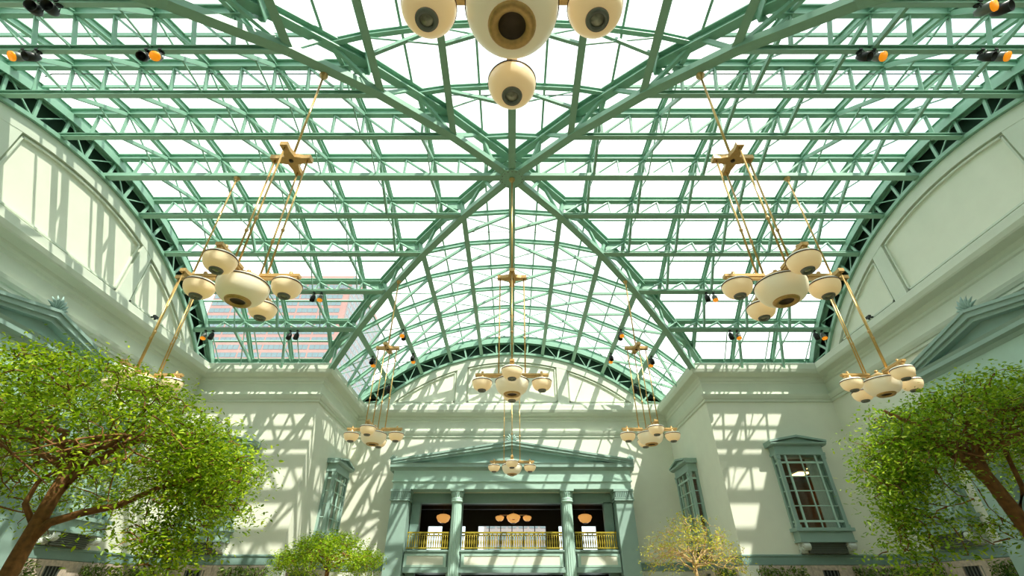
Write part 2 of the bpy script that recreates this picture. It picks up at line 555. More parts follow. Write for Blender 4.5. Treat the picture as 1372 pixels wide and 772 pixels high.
P = S / 2
for arm in ARMS:
    rot = ARMS[arm]
    for k in range(-4, 5):
        ob, zb = arc(k, R)
        ot, zt = arc(k, RT)
        nrm = Vector((math.sin(k * DA), 0, math.cos(k * DA)))
        ub = abs(ob) + (0.25 if k == 0 else 0.05)
        ut = abs(ot) + (0.25 if k == 0 else 0.05)
        base_l = (ob, ub, zb)
        t = thing('purlin_truss', 'green lattice purlin truss of %s, %s' % (ARM_PHRASE[arm], purlin_rank(arm, k)), 'roof truss',
                  to_world(arm, base_l), rot, 'purlin trusses of ' + ARM_PHRASE[arm], kind='structure')
        bk = 'ridge_bottom' if k == 0 else 'bottom'
        bar(bk, 'bottom_chord', t, (ob, ub, zb), (ob, L, zb), nrm, base_l)
        bar('top', 'top_chord', t, (ot, ut, zt), (ot, L, zt), nrm, base_l)
        prev = None
        j = math.ceil((ub + 0.15) / P)
        while j * P < L - 0.2:
            u = j * P
            B = Vector((ob, u, zb))
            T = Vector((ot, u, zt))
            if u > ut:
                bar('strut', 'strut', t, B + nrm * 0.05, T - nrm * 0.12, (0, 1, 0), base_l)
                lo = Vector((ob, max(u - P, ub), zb))
                bar('diagonal', 'diagonal', t, T - nrm * 0.14, lo + nrm * 0.06, nrm, base_l)
            j += 1
    # arch ribs with cross bracing between the purlins
    for mth in range(0, 7):
        u = (mth + 0.5) * S
        ks = [k for k in range(-5, 6) if abs(arc(k, RT)[0]) <= u]
        if not ks:
            continue
        base_l = (0, u, arc(0, RT)[1])
        t = thing('arch_rib', 'arched green rib under the glass of %s, %s from the crossing' % (ARM_PHRASE[arm], ORD[mth]), 'roof rib', to_world(arm, base_l), rot, 'arch ribs of ' + ARM_PHRASE[arm], kind='structure')
        pts = [(arc(k, RT + 0.05)[0], u, arc(k, RT + 0.05)[1]) for k in ks]
        if abs(ks[0]) < 5:      # run on to the groin on both sides
            for sg, where in ((-1, 0), (1, len(pts))):
                kk = ks[0] if sg < 0 else ks[-1]
                A = Vector((arc(kk, RT + 0.05)[0], u, arc(kk, RT + 0.05)[1]))
                Bn = Vector((arc(kk + sg, RT + 0.05)[0], u, arc(kk + sg, RT + 0.05)[1]))
                f = (u - abs(A.x)) / (abs(Bn.x) - abs(A.x))
                e = A.lerp(Bn, max(0.03, min(1, f)))
                pts.insert(0 if sg < 0 else len(pts), tuple(e))
        for a, b in zip(pts, pts[1:]):
            mid = (Vector(a) + Vector(b)) / 2
            bar('rib', 'rib_beam', t, a, b, (mid.x, 0, mid.z - ZC), base_l)
        for k0, k1 in zip(ks, ks[1:]):
            B0, T0 = Vector((arc(k0, R)[0], u, arc(k0, R)[1])), Vector((arc(k0, RT)[0], u, arc(k0, RT)[1] - 0.1))
            B1, T1 = Vector((arc(k1, R)[0], u, arc(k1, R)[1])), Vector((arc(k1, RT)[0], u, arc(k1, RT)[1] - 0.1))
            up = (0, 1, 0)
            rising = True if mth % 3 != 2 else (k0 < 0)
            if rising:
                bar('brace', 'brace', t, B0, T1, up, base_l)
                bar('rod', 'tie_rod', t, T0, B1, up, base_l)
            else:
                bar('brace', 'brace', t, T0, B1, up, base_l)
                bar('rod', 'tie_rod', t, B0, T1, up, base_l)
    # end arch truss against the end wall
    base_l = (0, L, ZC + RL)
    t = thing('end_arch_truss', 'curved green truss on top of the lunette wall closing %s' % ARM_PHRASE[arm], 'roof truss', to_world(arm, base_l), rot, kind='structure')
    kk = [x * 0.5 for x in range(-10, 11)]
    y = L - 0.12
    for a, b in zip(kk, kk[1:]):
        for r, kd in ((RL + 0.12, 'arch_chord'), (RE, 'end_rib')):
            pa, pb = arc(a, r), arc(b, r)
            bar(kd, 'chord', t, (pa[0], y, pa[1]), (pb[0], y, pb[1]), (0, 1, 0), base_l)
        i0, o0, i1, o1 = arc(a, RL + 0.1), arc(a, RE), arc(b, RL + 0.1), arc(b, RE)
        bar('arch_web', 'web_member', t, (i0[0], y, i0[1]), (o0[0], y, o0[1]), (0, 1, 0), base_l)
        ii = int(round((a + 5) * 2))
        if ii % 2 == 0:
            bar('rod', 'tie_rod', t, (o0[0], y, o0[1]), (i1[0], y, i1[1]), (0, 1, 0), base_l)
        else:
            bar('rod', 'tie_rod', t, (i0[0], y, i0[1]), (o1[0], y, o1[1]), (0, 1, 0), base_l)
    back = MB()
    for i in range(40):
        a0, a1 = -5.15 + 10.3 * i / 40, -5.15 + 10.3 * (i + 1) / 40
        q = [arc(a0, RL - 0.6), arc(a1, RL - 0.6), arc(a1, GLASS_R + 0.1), arc(a0, GLASS_R + 0.1)]
        back.add([(x, TH * 0 + 0.42, z - base_l[2]) for x, z in q] + [(x, 0.5, z - base_l[2]) for x, z in q], [(0, 1, 2, 3), (7, 6, 5, 4), (3, 2, 6, 7)])
    for sx in (-1, 1):
        a, b = sorted((sx * 9.0, sx * (W + TH)))
        back.box(a, b, 0.42, 0.5, 12.3 - base_l[2], 13.35 - base_l[2])
    back.build('louver_panel', M['steel_dark'], t)
    infill = MB()
    for i in range(40):
        a0, a1 = -5.1 + 10.2 * i / 40, -5.1 + 10.2 * (i + 1) / 40
        q = [arc(a0, RE), arc(a1, RE), arc(a1, GLASS_R), arc(a0, GLASS_R)]
        infill.add([(x, -0.02, z - base_l[2]) for x, z in q] + [(x, 0.03, z - base_l[2]) for x, z in q], [(0, 1, 2, 3), (7, 6, 5, 4)])
    infill.build('infill_plate', M['steel'], t)
    roof_end = MB()
    for i in range(40):
        a0, a1 = -5.05 + 10.1 * i / 40, -5.05 + 10.1 * (i + 1) / 40
        q0, q1 = arc(a0, GLASS_R), arc(a1, GLASS_R)
        roof_end.add([(q0[0], -0.1, q0[1] - base_l[2]), (q1[0], -0.1, q1[1] - base_l[2]), (q1[0], 0.5, q1[1] - base_l[2]), (q0[0], 0.5, q0[1] - base_l[2])], [(0, 1, 2, 3)])
    roof_end.build('edge_flashing', M['steel'], t)
    # springing edge beams along both sides
    for sg in (-1, 1):
        oe, ze = arc(5 * sg, RT)
        u0 = abs(oe)
        base_l = (oe, u0, ze)
        lr = {'far': ('left', 'right'), 'near': ('right', 'left'), 'left': ('near', 'far'), 'right': ('far', 'near')}[arm][0 if sg < 0 else 1]
        t = thing('edge_beam', 'green beam along the %s springing of %s above the cornice' % (lr, ARM_PHRASE[arm]), 'beam', to_world(arm, base_l), rot, 'springing beams', kind='structure')
        bar('edge', 'beam', t, (oe, u0, ze), (oe, L, ze), (0, 0, 1), base_l)
        bar('curb', 'curb_plate', t, (oe + sg * 0.1, u0, ze - 0.3), (oe + sg * 0.1, L + 0.4, ze - 0.3), (0, 0, 1), base_l)
        q = int((L - u0) / S)
        for i in range(q + 1):
            u = L - 0.5 - i * S
            if u > u0 + 0.2:
                bar('post', 'edge_post', t, (oe - sg * 0.35, u, 12.6), (oe - sg * 0.02, u, ze + 0.1), (0, 1, 0), base_l)
                ob, zb = arc(4 * sg, R)
                bar('rod', 'tie_rod', t, (oe - sg * 0.05, u, ze - 0.1), (ob, u - P * 0.5, zb), (0, 1, 0), base_l)
    # glass vault
    base_l = (0, 0, 0)
    t = thing('ceiling_vault', 'clear glazed barrel roof of %s' % ARM_PHRASE[arm], 'glass roof', C0, rot, kind='structure')
    ub = [0] + [(i + 0.5) * S for i in range(8)]
    ub[-1] = L + 0.3
    for i in range(-10, 10):
        a0, a1 = i * DA / 2, (i + 1) * DA / 2
        sgn = 1 if i >= 0 else -1
        for j in range(8):
            poly = []
            for a, u in ((a0, ub[j]), (a1, ub[j]), (a1, ub[j + 1]), (a0, ub[j + 1])):
                poly.append(Vector((GLASS_R * math.sin(a), u, ZC + GLASS_R * math.cos(a))))
            out = []
            for q in range(4):
                A, Bp = poly[q], poly[(q + 1) % 4]
                da, db = A.y - sgn * A.x, Bp.y - sgn * Bp.x
                if da >= -1e-6:
                    out.append(A)
                if (da > 1e-6 and db < -1e-6) or (da < -1e-6 and db > 1e-6):
                    out.append(A.lerp(Bp, da / (da - db)))
            if len(out) < 3:
                continue
            cen = sum(out, Vector()) / len(out)
            nr = Vector((math.sin((a0 + a1) / 2), 0, math.cos((a0 + a1) / 2)))
            lo = [cen + (p - cen) * 0.992 for p in out]
            n = len(lo)
            vs = [p for p in lo] + [p + nr * 0.025 for p in lo]
            MB().add(vs, [tuple(range(n)), tuple(range(n, 2 * n))[::-1]] + [(q, (q + 1) % n, n + (q + 1) % n, n + q)[::-1] for q in range(n)]).build('pane', M['glass'], t)
        if i % 2 == 1 or i % 2 == -1:
            a = a0
            o_ = GLASS_R * math.sin(a)
            z_ = ZC + GLASS_R * math.cos(a)
            bar('mullion', 'mullion', t, (o_, abs(o_) + 0.1, z_ - 0.06), (o_, L, z_ - 0.06), (math.sin(a), 0, math.cos(a)))

# groin girders
for nm, sx, sy in (('far left', -1, 1), ('far right', 1, 1), ('near left', -1, -1), ('near right', 1, -1)):
    base = (0, CY, ZC + R)
    t = thing('groin_girder', 'heavy green diagonal girder from the central hub to the %s pier' % nm, 'girder', base, 0, 'groin girders', kind='structure')
    def G(k, r):
        o_, z_ = arc(k, r)
        return Vector((sx * o_, CY + sy * o_, z_))
    ks = [0.05] + list(range(1, 6))
    for a, b in zip(ks, ks[1:]):
        bar('groin_bottom', 'bottom_chord', t, G(a, R), G(b, R), (0, 0, 1), base)
        bar('groin_top', 'top_chord', t, G(a, RT), G(b, RT), (0, 0, 1), base)
        bar('groin_web', 'web_member', t, G(b, R), G(b, RT), (sx, -sy, 0), base)
        m_ = (a + b) / 2
        bar('groin_web', 'web_member', t, G(b, R), G(m_, RT), (sx, -sy, 0), base)
        bar('groin_web', 'web_member', t, G(m_, RT), G(a if a >= 1 else 0.35, R), (sx, -sy, 0), base)
    for k in range(1, 5):
        g = G(k, RT) - Vector(base)
        for ax in (0, 1):
            d = Vector((-sx * 1.0, 0, 0)) if ax == 1 else Vector((0, -sy * 1.0, 0))
            d = -d
            q = [g + Vector((0, 0, -0.15)), g + d * 0.75 + Vector((0, 0, -0.15)), g + d * 0.55 + Vector((0, 0, -0.5)), g + Vector((0, 0, -0.62))]
            n_ = Vector((0, 0.02, 0)) if ax == 1 else Vector((0.02, 0, 0))
            MB().add([p + n_ for p in q] + [p - n_ for p in q], [(0, 1, 2, 3), (7, 6, 5, 4), (0, 4, 5, 1), (1, 5, 6, 2), (2, 6, 7, 3), (3, 7, 4, 0)]).build('gusset', M['steel'], t)
hub = thing('roof_hub', 'green bolted hub plate where all the roof girders meet', 'hub', (0, CY, ZC + R), kind='structure')
MB().lathe([(0, -0.16), (0.55, -0.16), (0.55, -0.12), (0.16, -0.10), (0.16, 1.1), (0, 1.1)], 16, smooth=False).build('hub_plate', M['steel'], hub)
bolt = MB().lathe([(0, -0.03), (0.02, -0.03), (0.02, 0), (0, 0)], 6, smooth=False).mesh('bolt', M['grey'])
for i in range(16):
    a = 2 * PI * i / 16
    place('bolt', bolt, hub, Matrix.Translation((0.45 * math.cos(a), 0.45 * math.sin(a), -0.16)))

# ------------------------------------------------------------------ porticoes
def palmette(nm, parent, x, y, z, h):
    mb = MB()
    for i in range(-3, 4):
        a = i * 0.38
        ln = h * (1.0 - 0.07 * abs(i))
        tip = (x + math.sin(a) * ln, y - 0.05 * h, z + math.cos(a) * ln * 0.95 + h * 0.05)
        mid = (x + math.sin(a) * ln * 0.62, y - 0.16 * h, z + math.cos(a) * ln * 0.6 + h * 0.05)
        mb.tube([(x + i * 0.02 * h, y, z), mid, tip], [0.05 * h, 0.10 * h, 0.015 * h], 6)
    mb.box(x - 0.42 * h, x + 0.42 * h, y - 0.14 * h, y + 0.1 * h, z - 0.05 * h, z + 0.14 * h)
    return mb.build(nm, M['teal'], parent)

def portico(t, half, zc, zp, proj, pil, cols, ov=0.28):
    zb, zf, zt = 7.0, 7.45, zc - 0.42
    mb = MB()
    mb.box(-half, half, -proj, 0, zb, zf)
    mb.box(-half - 0.04, half + 0.04, -proj - 0.04, 0, zf, zt)
    mb.box(-half - 0.08, half + 0.08, -proj - 0.08, 0, zf - 0.03, zf + 0.04)
    mb.build('entablature', M['teal_pale'], t)
    mb = MB()
    h2 = half + ov
    mb.prism([(-proj - 0.06, zt), (-proj - 0.12, zt + 0.12), (-proj - ov, zt + 0.18), (-proj - ov, zt + 0.32), (-proj - ov - 0.05, zc), (0, zc), (0, zt)], 'x', -h2, h2)
    mb.build('cornice', M['teal'], t)
    mb = MB()
    mb.prism([(-h2 + 0.1, zc), (h2 - 0.1, zc), (0, zp - 0.1)], 'y', -proj + 0.12, 0)
    mb.build('tympanum', M['teal'], t)
    for s in (-1, 1):
        mb = MB()
        for d, th0, th1 in ((ov, 0.0, 0.30), (ov - 0.10, -0.16, 0.0), (ov + 0.06, 0.2, 0.30)):
            q = [(s * h2, zc + th0 * 0.6 - 0.02), (0, zp + th0 - 0.12), (0, zp + th1 - 0.12), (s * h2, zc + th1 * 0.75)]
            if s > 0:
                q = q[::-1]
            mb.prism(q, 'y', -proj - d, 0.0)
        mb.build('raking_cornice', M['teal'], t)
    palmette('acroterion', t, 0, -proj - 0.05, zp + 0.14, 0.62)
    for s in (-1, 1):
        palmette('acroterion', t, s * (h2 - 0.12), -proj - 0.05, zc + 0.18, 0.42)
    for s in (-1, 1):
        x0, x1 = sorted((s * half, s * (half - pil)))
        p = MB().box(x0, x1, -proj + 0.06, 0, 0, 6.34).build('pilaster', M['teal'], t)
        cb = MB()
        cb.box(x0 - 0.02, x1 + 0.02, -proj + 0.02, 0, 6.34, 6.86)
        cb.box(x0 - 0.08, x1 + 0.08, -proj - 0.05, 0, 6.34, 6.42)
        cb.box(x0 - 0.06, x1 + 0.06, -proj - 0.03, 0, 6.46, 6.52)
        cb.box(x0 - 0.09, x1 + 0.09, -proj - 0.06, 0, 6.86, 7.0)
        nfl = max(5, int(pil / 0.11))
        for i in range(nfl):
            xx = x0 + (i + 0.5) * (x1 - x0) / nfl
            cb.box(xx - 0.03, xx + 0.03, -proj - 0.04, -proj + 0.04, 6.53, 6.84)
        for i in range(int(proj / 0.12)):
            yy = -proj + 0.1 + i * 0.12
            for xe in (x0 - 0.05, x1 + 0.05):
                cb.box(xe - 0.02, xe + 0.02, yy - 0.03, yy + 0.03, 6.53, 6.84)
        cb.build('capital', M['teal'], p)
        MB().box(x0 - 0.1, x1 + 0.1, -proj - 0.02, 0, 0, 0.4).build('base', M['teal'], p)
    for x in cols:
        yc = -proj + 0.42
        seg = 64
        def prof(r, zz):
            return (r, zz)
        sh = MB()
        vs, fs = [], []
        zs = [0.45, 1.6, 3.2, 4.8, 6.3]
        rs = [0.345, 0.345, 0.335, 0.318, 0.30]
        for z_, r_ in zip(zs, rs):
            for i in range(seg):
                rr = r_ * (1.0 if i % 4 in (0,) else (0.93 if i % 4 in (1, 3) else 0.90))
                a = 2 * PI * i / seg
                vs.append((x + rr * math.cos(a), yc + rr * math.sin(a), z_))
        for k in range(len(zs) - 1):
            for i in range(seg):
                j = (i + 1) % seg
                fs.append((k * seg + i, k * seg + j, (k + 1) * seg + j, (k + 1) * seg + i))
        c = sh.add(vs, fs).build('column', M['teal_pale'], t)
        cp = MB()
        cp.lathe([(0.29, 6.26), (0.37, 6.30), (0.37, 6.38), (0.32, 6.40), (0.36, 6.44), (0.36, 6.50), (0.31, 6.53), (0.32, 6.72), (0.37, 6.88), (0.37, 6.9), (0, 6.9)], 32, (x, yc, 0))
        cp.box(x - 0.42, x + 0.42, yc - 0.42, yc + 0.42, 6.9, 7.0)
        for i in range(20):
            a = 2 * PI * i / 20
            cp.tube([(x + 0.33 * math.cos(a), yc + 0.33 * math.sin(a), 6.54), (x + 0.345 * math.cos(a), yc + 0.345 * math.sin(a), 6.72), (x + 0.40 * math.cos(a), yc + 0.40 * math.sin(a), 6.86)], [0.02, 0.035, 0.02], 5)
        cp.build('capital', M['teal_pale'], c)
        MB().lathe([(0.46, 0.0), (0.46, 0.2), (0.42, 0.25), (0.44, 0.34), (0.36, 0.45), (0, 0.45)], 32, (x, yc, 0)).build('base', M['teal'], c)

FY = CY + L
pt = thing('portico', 'wide teal temple front with fluted columns on the far wall', 'portico', (0, FY, 0), 0, kind='structure')
portico(pt, 7.45, 8.5, 9.72, 1.1, 1.05, (-3.42, 3.42))
for s, nm in ((-1, 'left'), (1, 'right')):
    st = thing('portico', 'narrow teal temple front behind the %s tree on the %s wall' % (('large spreading', 'left') if s < 0 else ('broad drooping', 'right')), 'portico', (s * L, CY, 0), -s * PI / 2, kind='structure')
    portico(st, 3.42, 8.95, 9.85, 1.45, 0.75, ())
    # tall white gridded window between the pilasters
    wd = thing('window_%d' % (1 if s < 0 else 2), 'tall white gridded window between the pilasters of the %s temple front' % nm, 'window', (s * L, CY, 2.9), -s * PI / 2, kind='structure')
    mb = MB()
    for x in (-2.7, 2.7):
        mb.box(x - 0.08, x + 0.08, -0.12, 0.1, 0, 4.05)
    for z in (0.05, 4.0):
        mb.box(-2.7, 2.7, -0.12, 0.1, z - 0.06, z + 0.06)
    mb.build('frame', M['white'], wd)
    for i in range(1, 8):
        x = -2.7 + 5.4 * i / 8
        w_ = 0.07 if i in (2, 4, 6) else 0.03
        MB().box(x - w_, x + w_, -0.06, 0.04, 0.05, 4.0).build('mullion', M['white'], wd)
    for j in range(1, 5):
        z = 4.0 * j / 5
        MB().box(-2.65, 2.65, -0.05, 0.03, z - 0.03, z + 0.03).build('transom', M['white'], wd)
    pm = MB().box(-0.33, 0.33, -0.012, 0.012, -0.38, 0.38).mesh('pane', M['pane'])
    for i in range(8):
        for j in range(5):
            place('pane', pm, wd, Matrix.Translation((-2.7 + 5.4 * (i + 0.5) / 8, 0.0, 4.0 * (j + 0.5) / 5)))
    mb = MB()
    mb.box(-2.7, 2.7, 1.6, 1.7, -0.1, 4.1)
    mb.box(-2.8, -2.7, 0.41, 1.7, -0.1, 4.1)
    mb.box(2.7, 2.8, 0.41, 1.7, -0.1, 4.1)
    mb.box(-2.8, 2.8, 0.41, 1.7, 4.1, 4.2)
    mb.box(-2.8, 2.8, 0.41, 1.7, -0.2, -0.1)
    mb.build('alcove', M['brown'], wd)
    MB().box(-3.0, 3.0, -0.35, 0.0, -0.25, -0.02).build('sill', M['teal_pale'], wd)

# ------------------------------------------------------------------ balcony and loggia behind the far portico
lb = thing('balcony', 'pale panelled balcony front between the far columns', 'balcony', (0, FY, 0), 0, kind='structure')
mb = MB()
mb.box(-6.35, 6.35, -0.75, 5.9, 2.62, 2.84)
mb.box(-6.35, 6.35, -0.70, 5.9, 3.50, 3.72)
mb.box(-6.35, 6.35, -0.80, -0.55, 3.62, 3.70)
mb.box(-6.35, 6.35, -0.80, -0.55, 2.56, 2.70)
mb.build('slab', M['teal'], lb)
for x0, x1 in ((-6.35, -3.85), (-2.99, 2.99), (3.85, 6.35)):
    MB().box(x0, x1, -0.74, -0.60, 2.84, 3.50).build('panel', M['wall'], lb)
    f = MB()
    f.box(x0, x1, -0.77, -0.62, 3.40, 3.50)
    f.box(x0, x1, -0.77, -0.62, 2.84, 2.94)
    f.box(x0, x0 + 0.18, -0.77, -0.62, 2.94, 3.40)
    f.box(x1 - 0.18, x1, -0.77, -0.62, 2.94, 3.40)
    f.build('panel_frame', M['teal_pale'], lb)
for s in (-1, 1):
    a, b = sorted((s * 2.99, s * 3.85))
    MB().box(a, b, -0.62, 0.0, 0, 3.72).build('pedestal', M['teal'], lb)

bal_m = MB().lathe([(0, 0.0), (0.04, 0.0), (0.04, 0.05), (0.024, 0.08), (0.032, 0.2), (0.052, 0.32), (0.028, 0.48), (0.024, 0.56), (0.042, 0.60), (0.024, 0.64), (0.026, 0.74), (0, 0.74)], 8).mesh('baluster', M['gold'])
for nm, x0, x1 in (('left', -6.3, -3.8), ('middle', -3.02, 3.02), ('right', 3.8, 6.3)):
    bt = thing('balustrade', 'gilded balustrade in the %s bay of the far balcony' % nm, 'balustrade', ((x0 + x1) / 2, FY - 0.62, 3.72), 0, 'gilded balustrades')
    hw = (x1 - x0) / 2
    MB().box(-hw, hw, -0.06, 0.06, 0.86, 0.95).box(-hw, hw, -0.03, 0.03, 0.76, 0.79).build('top_rail', M['gold'], bt)
    MB().box(-hw, hw, -0.05, 0.05, 0.06, 0.13).build('bottom_rail', M['gold'], bt)
    n = int((x1 - x0) / 0.135)
    for i in range(n):
        x = -hw + (i + 0.5) * 2 * hw / n
        place('baluster', bal_m, bt, Matrix.Translation((x, 0, 0.06)))
        if i % 2:
            place('rosette', bal_m, bt, Matrix.Translation((x, 0, 0.78)) @ Matrix.Diagonal((1, 1, 0.13, 1)))
# room behind: side walls, ceiling, inner lintel, inner piers
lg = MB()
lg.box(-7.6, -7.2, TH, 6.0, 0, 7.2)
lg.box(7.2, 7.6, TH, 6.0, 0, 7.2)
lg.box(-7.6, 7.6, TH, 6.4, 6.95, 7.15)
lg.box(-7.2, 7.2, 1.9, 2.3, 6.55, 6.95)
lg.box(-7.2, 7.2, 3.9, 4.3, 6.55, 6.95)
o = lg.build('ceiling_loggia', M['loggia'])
o.location = (0, FY, 0)
tag(o, 'dark beamed ceiling and side walls of the balcony room', 'ceiling', kind='structure')
inl = MB()
inl.box(-6.35, 6.35, 0.0, 0.45, 6.35, 6.94)
for x in (-6.1, -3.42, 3.42, 6.1):
    inl.box(x - 0.3, x + 0.3, 0.0, 0.5, 0, 6.4)
o = inl.build('trim_inner_frame', M['band'])
o.location = (0, FY, 0)
tag(o, 'dark teal inner piers and lintel behind the far columns', 'pier', kind='structure')
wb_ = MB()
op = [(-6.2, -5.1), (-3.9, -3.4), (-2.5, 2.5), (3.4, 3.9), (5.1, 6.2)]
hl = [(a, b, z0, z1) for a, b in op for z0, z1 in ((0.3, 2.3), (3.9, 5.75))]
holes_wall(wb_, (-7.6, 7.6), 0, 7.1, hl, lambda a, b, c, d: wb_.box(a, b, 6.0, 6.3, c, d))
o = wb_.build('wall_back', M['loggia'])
o.location = (0, FY, 0)
tag(o, 'dark back wall of the balcony room with bright windows', 'wall', kind='structure')
wn = 3
for (a, b) in op:
    for z0, z1 in ((0.3, 2.3), (3.9, 5.75)):
        wt = thing('window_%d' % wn, '%s bright window %s the back of the far balcony room, %s' % ('wide' if b - a > 2 else ('narrow' if b - a < 0.8 else 'tall'), 'low at' if z0 < 2 else 'at', {-6.2: 'far left bay', -3.9: 'left of centre', -2.5: 'centre', 3.4: 'right of centre', 5.1: 'far right bay'}[a]), 'window', ((a + b) / 2, FY + 6.15, z0), 0, kind='structure')
        wn += 1
        n = max(1, round((b - a) / 0.84))
        h = (b - a) / 2
        fr = MB()
        fr.box(-h, h, -0.12, 0.12, 0, 0.06).box(-h, h, -0.12, 0.12, z1 - z0 - 0.06, z1 - z0)
        for i in range(n + 1):
            x = -h + 2 * h * i / n
            fr.box(x - 0.03, x + 0.03, -0.1, 0.1, 0, z1 - z0)
        fr.box(-h, h, -0.08, 0.08, (z1 - z0) * 0.62, (z1 - z0) * 0.62 + 0.05)
        fr.build('frame', M['black'], wt)
        for i in range(n):
            MB().box(-h + 2 * h * i / n + 0.03, -h + 2 * h * (i + 1) / n - 0.03, -0.01, 0.01, 0.06, z1 - z0 - 0.06).build('pane', M['pane'], wt)

# ------------------------------------------------------------------ bay windows
def scroll_console(parent, x, y0, z0, z1, wd):
    h = z1 - z0
    mb = MB()
    pts = []
    n = 14
    for i in range(n + 1):
        f = i / n
        pts.append((-(0.12 + 0.42 * f ** 1.6 + 0.05 * math.sin(f * PI * 2)), z0 + 0.04 * h + h * 0.9 * f))
    out = [(0, z0)] + pts + [(0, z1)]
    mb.prism([(p[0] + y0, p[1]) for p in out][::-1], 'x', x - wd / 2 + 0.03, x + wd / 2 - 0.03)
    for yc, zc_, r in ((-0.46, z1 - 0.16, 0.17), (-0.14, z0 + 0.11, 0.10)):
        sp = []
        for i in range(26):
            a = i * 0.42
            rr = r * (1 - i / 30)
            sp.append((yc + y0 + rr * math.cos(a), zc_ + rr * math.sin(a)))
        for xe in (x - wd / 2, x + wd / 2):
            mb.tube([(xe, p, q) for p, q in sp], 0.024, 5)
        vs = [(yc + y0 + r * math.cos(2 * PI * i / 16), zc_ + r * math.sin(2 * PI * i / 16)) for i in range(16)]
        mb.prism(vs, 'x', x - wd / 2 + 0.015, x + wd / 2 - 0.015)
    for dx in (-0.06, 0.06):
        mb.tube([(x + dx, p[0] + y0, p[1]) for p in pts], 0.02, 5)
    return mb.build('console', M['scroll'], parent)

def curtain(parent, x0, x1, y):
    n = 40
    vs = []
    for i in range(n + 1):
        x = x0 + (x1 - x0) * i / n
        dy = 0.05 * math.sin(i * 1.35)
        vs += [(x, y + dy, 4.2), (x, y + dy * 0.6, 7.45)]
    vs2 = [(a, b + 0.015, c) for a, b, c in vs]
    N = len(vs)
    fs = []
    for i in range(n):
        q = (2 * i, 2 * i + 2, 2 * i + 3, 2 * i + 1)
        fs += [q, tuple(k + N for k in q[::-1])]
    return MB().add(vs + vs2, fs, True).build('curtain', M['curtain'], parent)

def bay_window(nm, label, loc, rot, curt):
    t = thing(nm, label, 'window', loc, rot, 'teal bay windows', 'structure')
    hw, pj = 1.24, 0.54
    MB().box(-hw - 0.05, hw + 0.05, -pj - 0.05, 0, 7.5, 7.62).box(-hw, hw, -pj, 0, 7.62, 7.95).build('entablature', M['teal'], t)
    g = MB()
    e = hw + 0.2
    g.prism([(-pj - 0.05, 7.95), (-pj - 0.2, 8.02), (-pj - 0.22, 8.1), (0, 8.1), (0, 7.95)], 'x', -e, e)
    g.prism([(-e + 0.1, 8.1), (e - 0.1, 8.1), (0, 8.34)], 'y', -pj - 0.06, 0)
    g.prism([(-e - 0.02, 8.1), (0, 8.36), (0, 8.46), (-e - 0.02, 8.2)][::-1], 'y', -pj - 0.24, 0)
    g.prism([(e + 0.02, 8.1), (0, 8.36), (0, 8.46), (e + 0.02, 8.2)], 'y', -pj - 0.24, 0)
    g.build('pediment', M['teal'], t)
    for s in (-1, 1):
        a, b = sorted((s * hw, s * (hw - 0.17)))
        p = MB().box(a, b, -pj, -pj + 0.16, 4.15, 7.5).build('corner_post', M['teal'], t)
        MB().box(a - 0.03, b + 0.03, -pj - 0.03, -pj + 0.18, 7.3, 7.5).box(a - 0.03, b + 0.03, -pj - 0.03, -pj + 0.18, 4.15, 4.3).build('capital', M['teal'], p)
        MB().box(a, b, -0.14, 0, 4.15, 7.5).build('jamb', M['teal'], t)
    MB().box(-hw - 0.13, hw + 0.13, -pj - 0.13, 0, 4.02, 4.16).build('sill', M['teal'], t)
    MB().box(-hw - 0.02, hw + 0.02, -pj - 0.02, 0, 3.62, 4.02).box(-hw - 0.07, hw + 0.07, -pj - 0.07, 0, 3.56, 3.64).build('apron', M['teal'], t)
    for s in (-1, 1):
        scroll_console(t, s * 1.06, 0.0, 3.1, 3.56, 0.3)
    MB().box(-0.92, 0.92, -0.30, -0.27, 3.1, 3.56).build('louver_back', M['louver'], t)
    for i in range(6):
        MB().box(-0.9, 0.9, -0.36, -0.29, 3.13 + i * 0.072, 3.165 + i * 0.072).build('louver_slat', M['grey'], t)
    xs = [-1.07, -0.76, 0.0, 0.76, 1.07]
    zs = [4.16, 4.45, 5.12, 5.80, 6.47, 7.14, 7.5]
    for x, wd in ((-0.76, 0.045), (0.0, 0.022), (0.76, 0.045)):
        MB().box(x - wd, x + wd, -pj + 0.02, -pj + 0.10, 4.16, 7.5).build('mullion', M['teal_pale'], t)
    for z, wd in ((4.45, 0.045), (5.12, 0.02), (5.80, 0.02), (6.47, 0.02), (7.14, 0.045)):
        MB().box(-1.07, 1.07, -pj + 0.03, -pj + 0.09, z - wd, z + wd).build('glazing_bar', M['teal_pale'], t)
        for s in (-1, 1):
            MB().box(s * 1.16 - 0.03, s * 1.16 + 0.03, -pj + 0.16, -0.14, z - wd, z + wd).build('glazing_bar', M['teal_pale'], t)
    for i in range(4):
        for j in range(6):
            MB().box(xs[i], xs[i + 1], -pj + 0.055, -pj + 0.065, zs[j], zs[j + 1]).build('pane', M['pane'], t)
    for s in (-1, 1):
        for j in range(6):
            MB().box(s * 1.16 - 0.005, s * 1.16 + 0.005, -pj + 0.16, -0.14, zs[j], zs[j + 1]).build('pane', M['pane'], t)
    for a, b in curt:
        curtain(t, a, b, 0.12)

